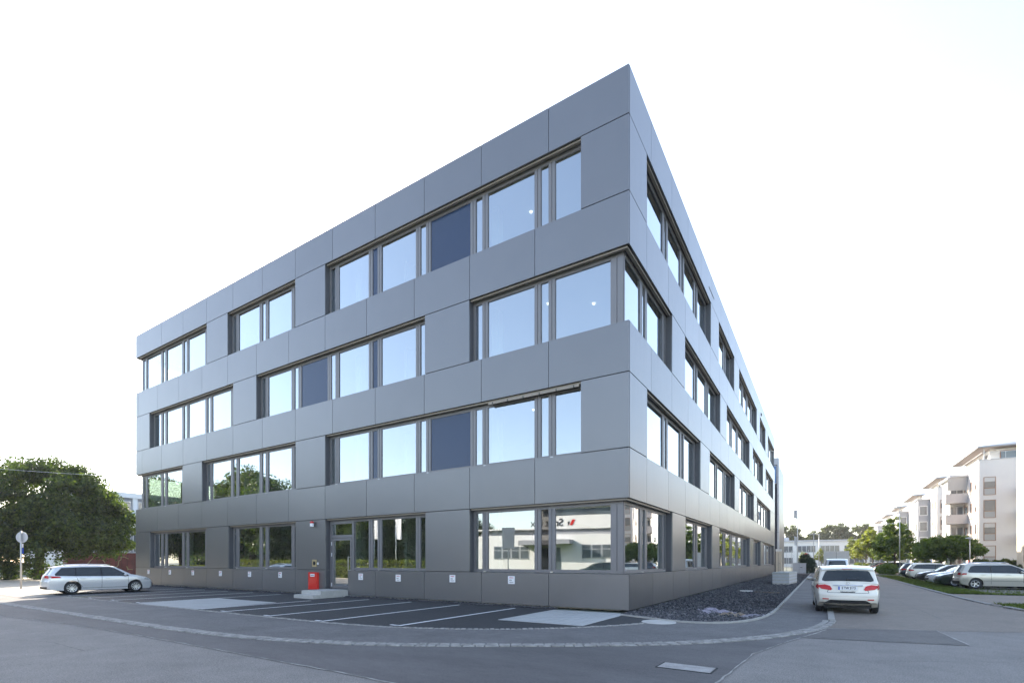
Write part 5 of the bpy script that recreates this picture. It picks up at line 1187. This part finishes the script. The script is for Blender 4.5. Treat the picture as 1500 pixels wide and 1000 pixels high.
part('wall', M['grey_render'], t, [(-9,0,0,40,-.1,5.6)]); part('fascia', M['light_clad'], t, [(-9.1,.12,-.1,40,5.602,7.2)])
part('fascia_rib', M['render_white'], t, [(.122,.16,-.1,40,5.65+.26*k,5.78+.26*k) for k in range(6)])
for i in range(9):
    y = .4+4.3*i; w = part('window', M['render_white'], t, [(.003,.06,y,y+4.0,3.0,5.5)]); part('pane', M['pane_dark'], w, [(.061,.075,y+.08+q*.98,y+.98+q*.98,3.08,4.2) for q in range(4)]+[(.061,.075,y+.08+q*.98,y+.98+q*.98,4.28,5.42) for q in range(4)])
t = thing('red_container', 'brownish red steel wall with pale scrawls between the big tree and the office', 'container', (-71,5.6,0), R(-5))
part('side_panel', mat("oxide_red",(.16,.035,.03),.7,var=.35,vscale=.8,layers=[(6,.2)]), t, [(-2,0,0,16,0,2.8)]); part('top_rail', M['light_clad'], t, [(-2.05,.05,-.05,16.05,2.802,2.9)])
part('rib', mat("oxide_rib",(.13,.03,.026),.7), t, [(.001,.05,y,y+.09,.05,2.75) for y in np.arange(.3,16,.62)])
g = random.Random(5)
for y0 in (1.6,2.9,4.4,5.8,7.6):
    b = MB(); p = Vector((.06,y0,1.1))
    for k in range(7):
        q = Vector((.06, p.y+g.uniform(-.1,.5), min(2.3,max(.6,p.z+g.uniform(-.6,.6))))); b.tube(p,q,.045,n=5); p = q
    b.build('paint_scrawl', M['scrawl'], t)
t = thing('garden_house', 'small pale house corner peeping through the leaves at the left edge', 'house', (-84,-6,0), R(20)); part('wall', M['render_white'], t, [(-3,3,-4,4,0,5.2)])
b = MB(); b.add([(-3.3,-4.3,5.2),(3.3,-4.3,5.2),(3.3,4.3,5.2),(-3.3,4.3,5.2),(0,-4.3,7.4),(0,4.3,7.4)],[(0,1,4),(3,5,2),(1,2,5,4),(0,4,5,3),(3,2,1,0)]); b.build('roof', M['roof_grey'], t)
t = thing('round_road_sign', 'round road sign seen from behind on a grey pole left of the estate car', 'road sign', (-36.8,-6.24,0), R(38))
b = MB(); b.tube((0,0,0),(0,0,3.62),.045,n=12); b.build('pole', M['pole'], t, True)
b = MB(); b.lathe([(0,.012),(.33,.012),(.345,.004),(.345,-.004),(0,-.006)],28,axis='y',c=(0,.06,3.22)); b.build('disc', M['light_clad'], t)
b = MB(); b.box(-.04,.04,-.075,-.046,2.92,3.5); b.build('bracket', M['pole'], t); b = MB(); b.box(-.10,.10,.05,.06,2.2,2.55); b.build('small_plate', M['eu_blue'], t); b = MB(); b.box(-.09,.09,.05,.06,2.58,2.82); b.build('number_tag', M['white_plate'], t)
t = thing('grey_post', 'slim grey post between the estate car roof and the office corner', 'post', (-44.5,3.9,0)); b = MB(); b.tube((0,0,0),(0,0,4.2),.07,.06,12); b.build('shaft', M['pole'], t, True)
b = MB(); b.lathe([(.07,4.2),(.085,4.21),(.085,4.27),(0,4.29)],12); b.build('cap', M['light_clad'], t)
def wire(label, a, e, sag, r=.011):
    b = MB(); a = Vector(a); e = Vector(e); n = 24; P = []
    for i in range(n+1): p = a.lerp(e, i/n); p.z -= sag*4*(i/n)*(1-i/n); P.append(p)
    for i in range(n): b.tube(P[i],P[i+1],r,n=5,cap=False)
    return small_mesh('overhead_cable', b, M['pole'], label, 'cable')
wire('thin overhead cable crossing the top of the huge tree at the left edge', (-62,-24,10.6), (-47.5,3.0,9.3), .5)

# ------------------------------------------------------------------ what stands across the road behind the camera (it shows in the window panes)
t = thing('showroom_building', 'white two storey showroom building opposite, mirrored in the corner window', 'showroom', (-28.3,-31,0), R(-11))
part('wall', M['render_white'], t, [(0,40,-16,0,0,4.7)]); part('upper_wall', M['render_white'], t, [(6.9,40,-15,-.02,5.3,7.6)])
part('gap_band', M['grey_render'], t, [(.2,40,-15.5,-.3,4.702,5.298)]); part('upper_window_band', M['pane_dark'], t, [(7.2,39,-.018,-.006,6.75,7.45)]); part('roof_edge', M['render_white'], t, [(6.6,40.3,-15.3,.4,7.602,7.95)]); part('lower_roof', M['render_white'], t, [(-.3,6.898,-16,.3,5.3,5.45)])
part('canopy', M['grey_render'], t, [(4.8,10.6,.01,1.6,3.55,4.05)])
for x in (1.2,11.6,19,27):
    for q in range(4):
        w = part('window', M['light_clad'], t, [(x+q*1.1,x+q*1.1+1.0,.003,.05,2.0,3.5)]); part('pane', M['pane_dark'], w, [(x+q*1.1+.07,x+q*1.1+.93,.051,.06,2.07,2.95),(x+q*1.1+.07,x+q*1.1+.93,.051,.06,3.03,3.43)])
part('door', M['pane_dark'], t, [(7.0,9.2,.003,.04,0,3.2)])
o = link('sign_lettering', text_mesh("Smit lux", 1.15, 1., .03), M['ink'], t, (7.6,.0,6.0)); o.rotation_euler = (R(90),0,R(180))
b = MB(); b.add([(10.55,.01,5.7),(10.25,.01,5.7),(10.55,.01,6.3),(10.85,.01,6.3)],[(0,1,2,3)]); b.build('sign_mark', M['red'], t)
b = MB(); b.add([(10.05,.012,5.6),(10.02,.012,6.1),(10.3,.012,6.1)],[(0,1,2)]); b.build('sign_mark', M['ink'], t)
t = thing('roadside_panel', 'grey display panel on a post across the road, mirrored in the corner window', 'sign', (-20.5,-24,0), R(-32)); part('post', M['pole'], t, [(-.05,.05,-.05,.05,0,3.0)]); part('panel', M['light_clad'], t, [(-.6,.6,-.06,.06,3.002,5.0)])
car_at(plain, P_WHITE, P_GREEN, 'hatchback_car', 'bottle green hatchback parked across the road, mirrored in the corner window', -12.5,-27.5,150, None)
hedge('hedge', 'long clipped yellow green hedge along the far side of the road, mirrored in the door', [(-75,-17.9),(-24,-17.9)], 1.0, 1.05, 15000, L_HEDGE_Y, .10, seed=31)
hedge('hedge', 'second taller hedge row behind the clipped yellow green one across the road', [(-75,-22),(-25,-22)], 1.3, 1.7, 15000, L_HEDGE_Y, .11, seed=32)
for (x,y,l_),sd in zip(((-38.8,-27.1,'white banner flagpole across the road, middle of the three'),(-41.6,-25.8,'white banner flagpole across the road, nearest the tall trees'),(-36.0,-28.5,'white banner flagpole across the road, nearest the showroom')),(1,2,3)):
    t = thing('banner_pole', l_, 'flagpole', (x,y,0), 0, 'banner flagpoles across the road'); b = MB(); b.tube((0,0,0),(0,0,8),.06,.045,12); b.build('pole', M['render_white'], t, True)
    fl = flag_mesh(.95,3.2,.10,sd).build('banner', M['flag_white'], t, True); fl.location = (.06,0,7.7)
hedge('hedge', 'tall wild dark hedge under the trees across the road, mirrored in left windows', [(-120,-41),(-40,-41)], 3.0, 4.2, 16000, L_DARK, .26, seed=33)  # added out of view, covers the bright sunlit ground in the lower left reflections
GX = 'tall trees across the road, mirrored in the windows'
for x,y,rz,s_,l_ in ((-66,-25,10,1.28,'tallest tree across the road, mirrored in the left first floor window'),(-50,-34,100,1.0,'tree across the road, mirrored in the middle first floor pane'),(-86,-24,220,1.25,'tree across the road at the far left of the mirrored row'),(-42,-44,300,.8,'smaller tree across the road behind the banner poles')):
    c = dup(t_big, l_, (x,y,0), R(rz), GX); c.scale = (s_,s_,s_)
t = thing('grey_office', 'plain grey office opposite, mirrored behind the banner poles', 'office block', (-104,-58,0), R(-6)); part('wall', M['render_pink'], t, [(0,26,-12,0,0,11)])
for k in range(3): 
    w = part('window', M['pole'], t, [(.8,25.2,.003,.05,1.2+3.3*k,3.2+3.3*k)]); part('pane', M['pane_dark'], w, [(1+2.44*q,3.2+2.44*q,.051,.06,1.3+3.3*k,3.1+3.3*k) for q in range(10)])

# ------------------------------------------------------------------ thin evening haze
hz = MB(); hz.box(-330,330,-140,330,-1.1,40); hzo = hz.build('haze', None); hzo['kind'] = 'stuff'; tag(hzo, 'pale thin evening haze filling the air over the street and the trees', 'haze')
m = bpy.data.materials.new("evening_haze"); m.use_nodes = True; t = m.node_tree; t.nodes.remove(t.nodes["Principled BSDF"])
pv = N(t, 'ShaderNodeVolumePrincipled'); pv.inputs['Color'].default_value = (1,.97,.92,1); pv.inputs['Density'].default_value = .0004; pv.inputs['Anisotropy'].default_value = 0.
t.links.new(pv.outputs[0], t.nodes["Material Output"].inputs['Volume']); hzo.data.materials.append(m)
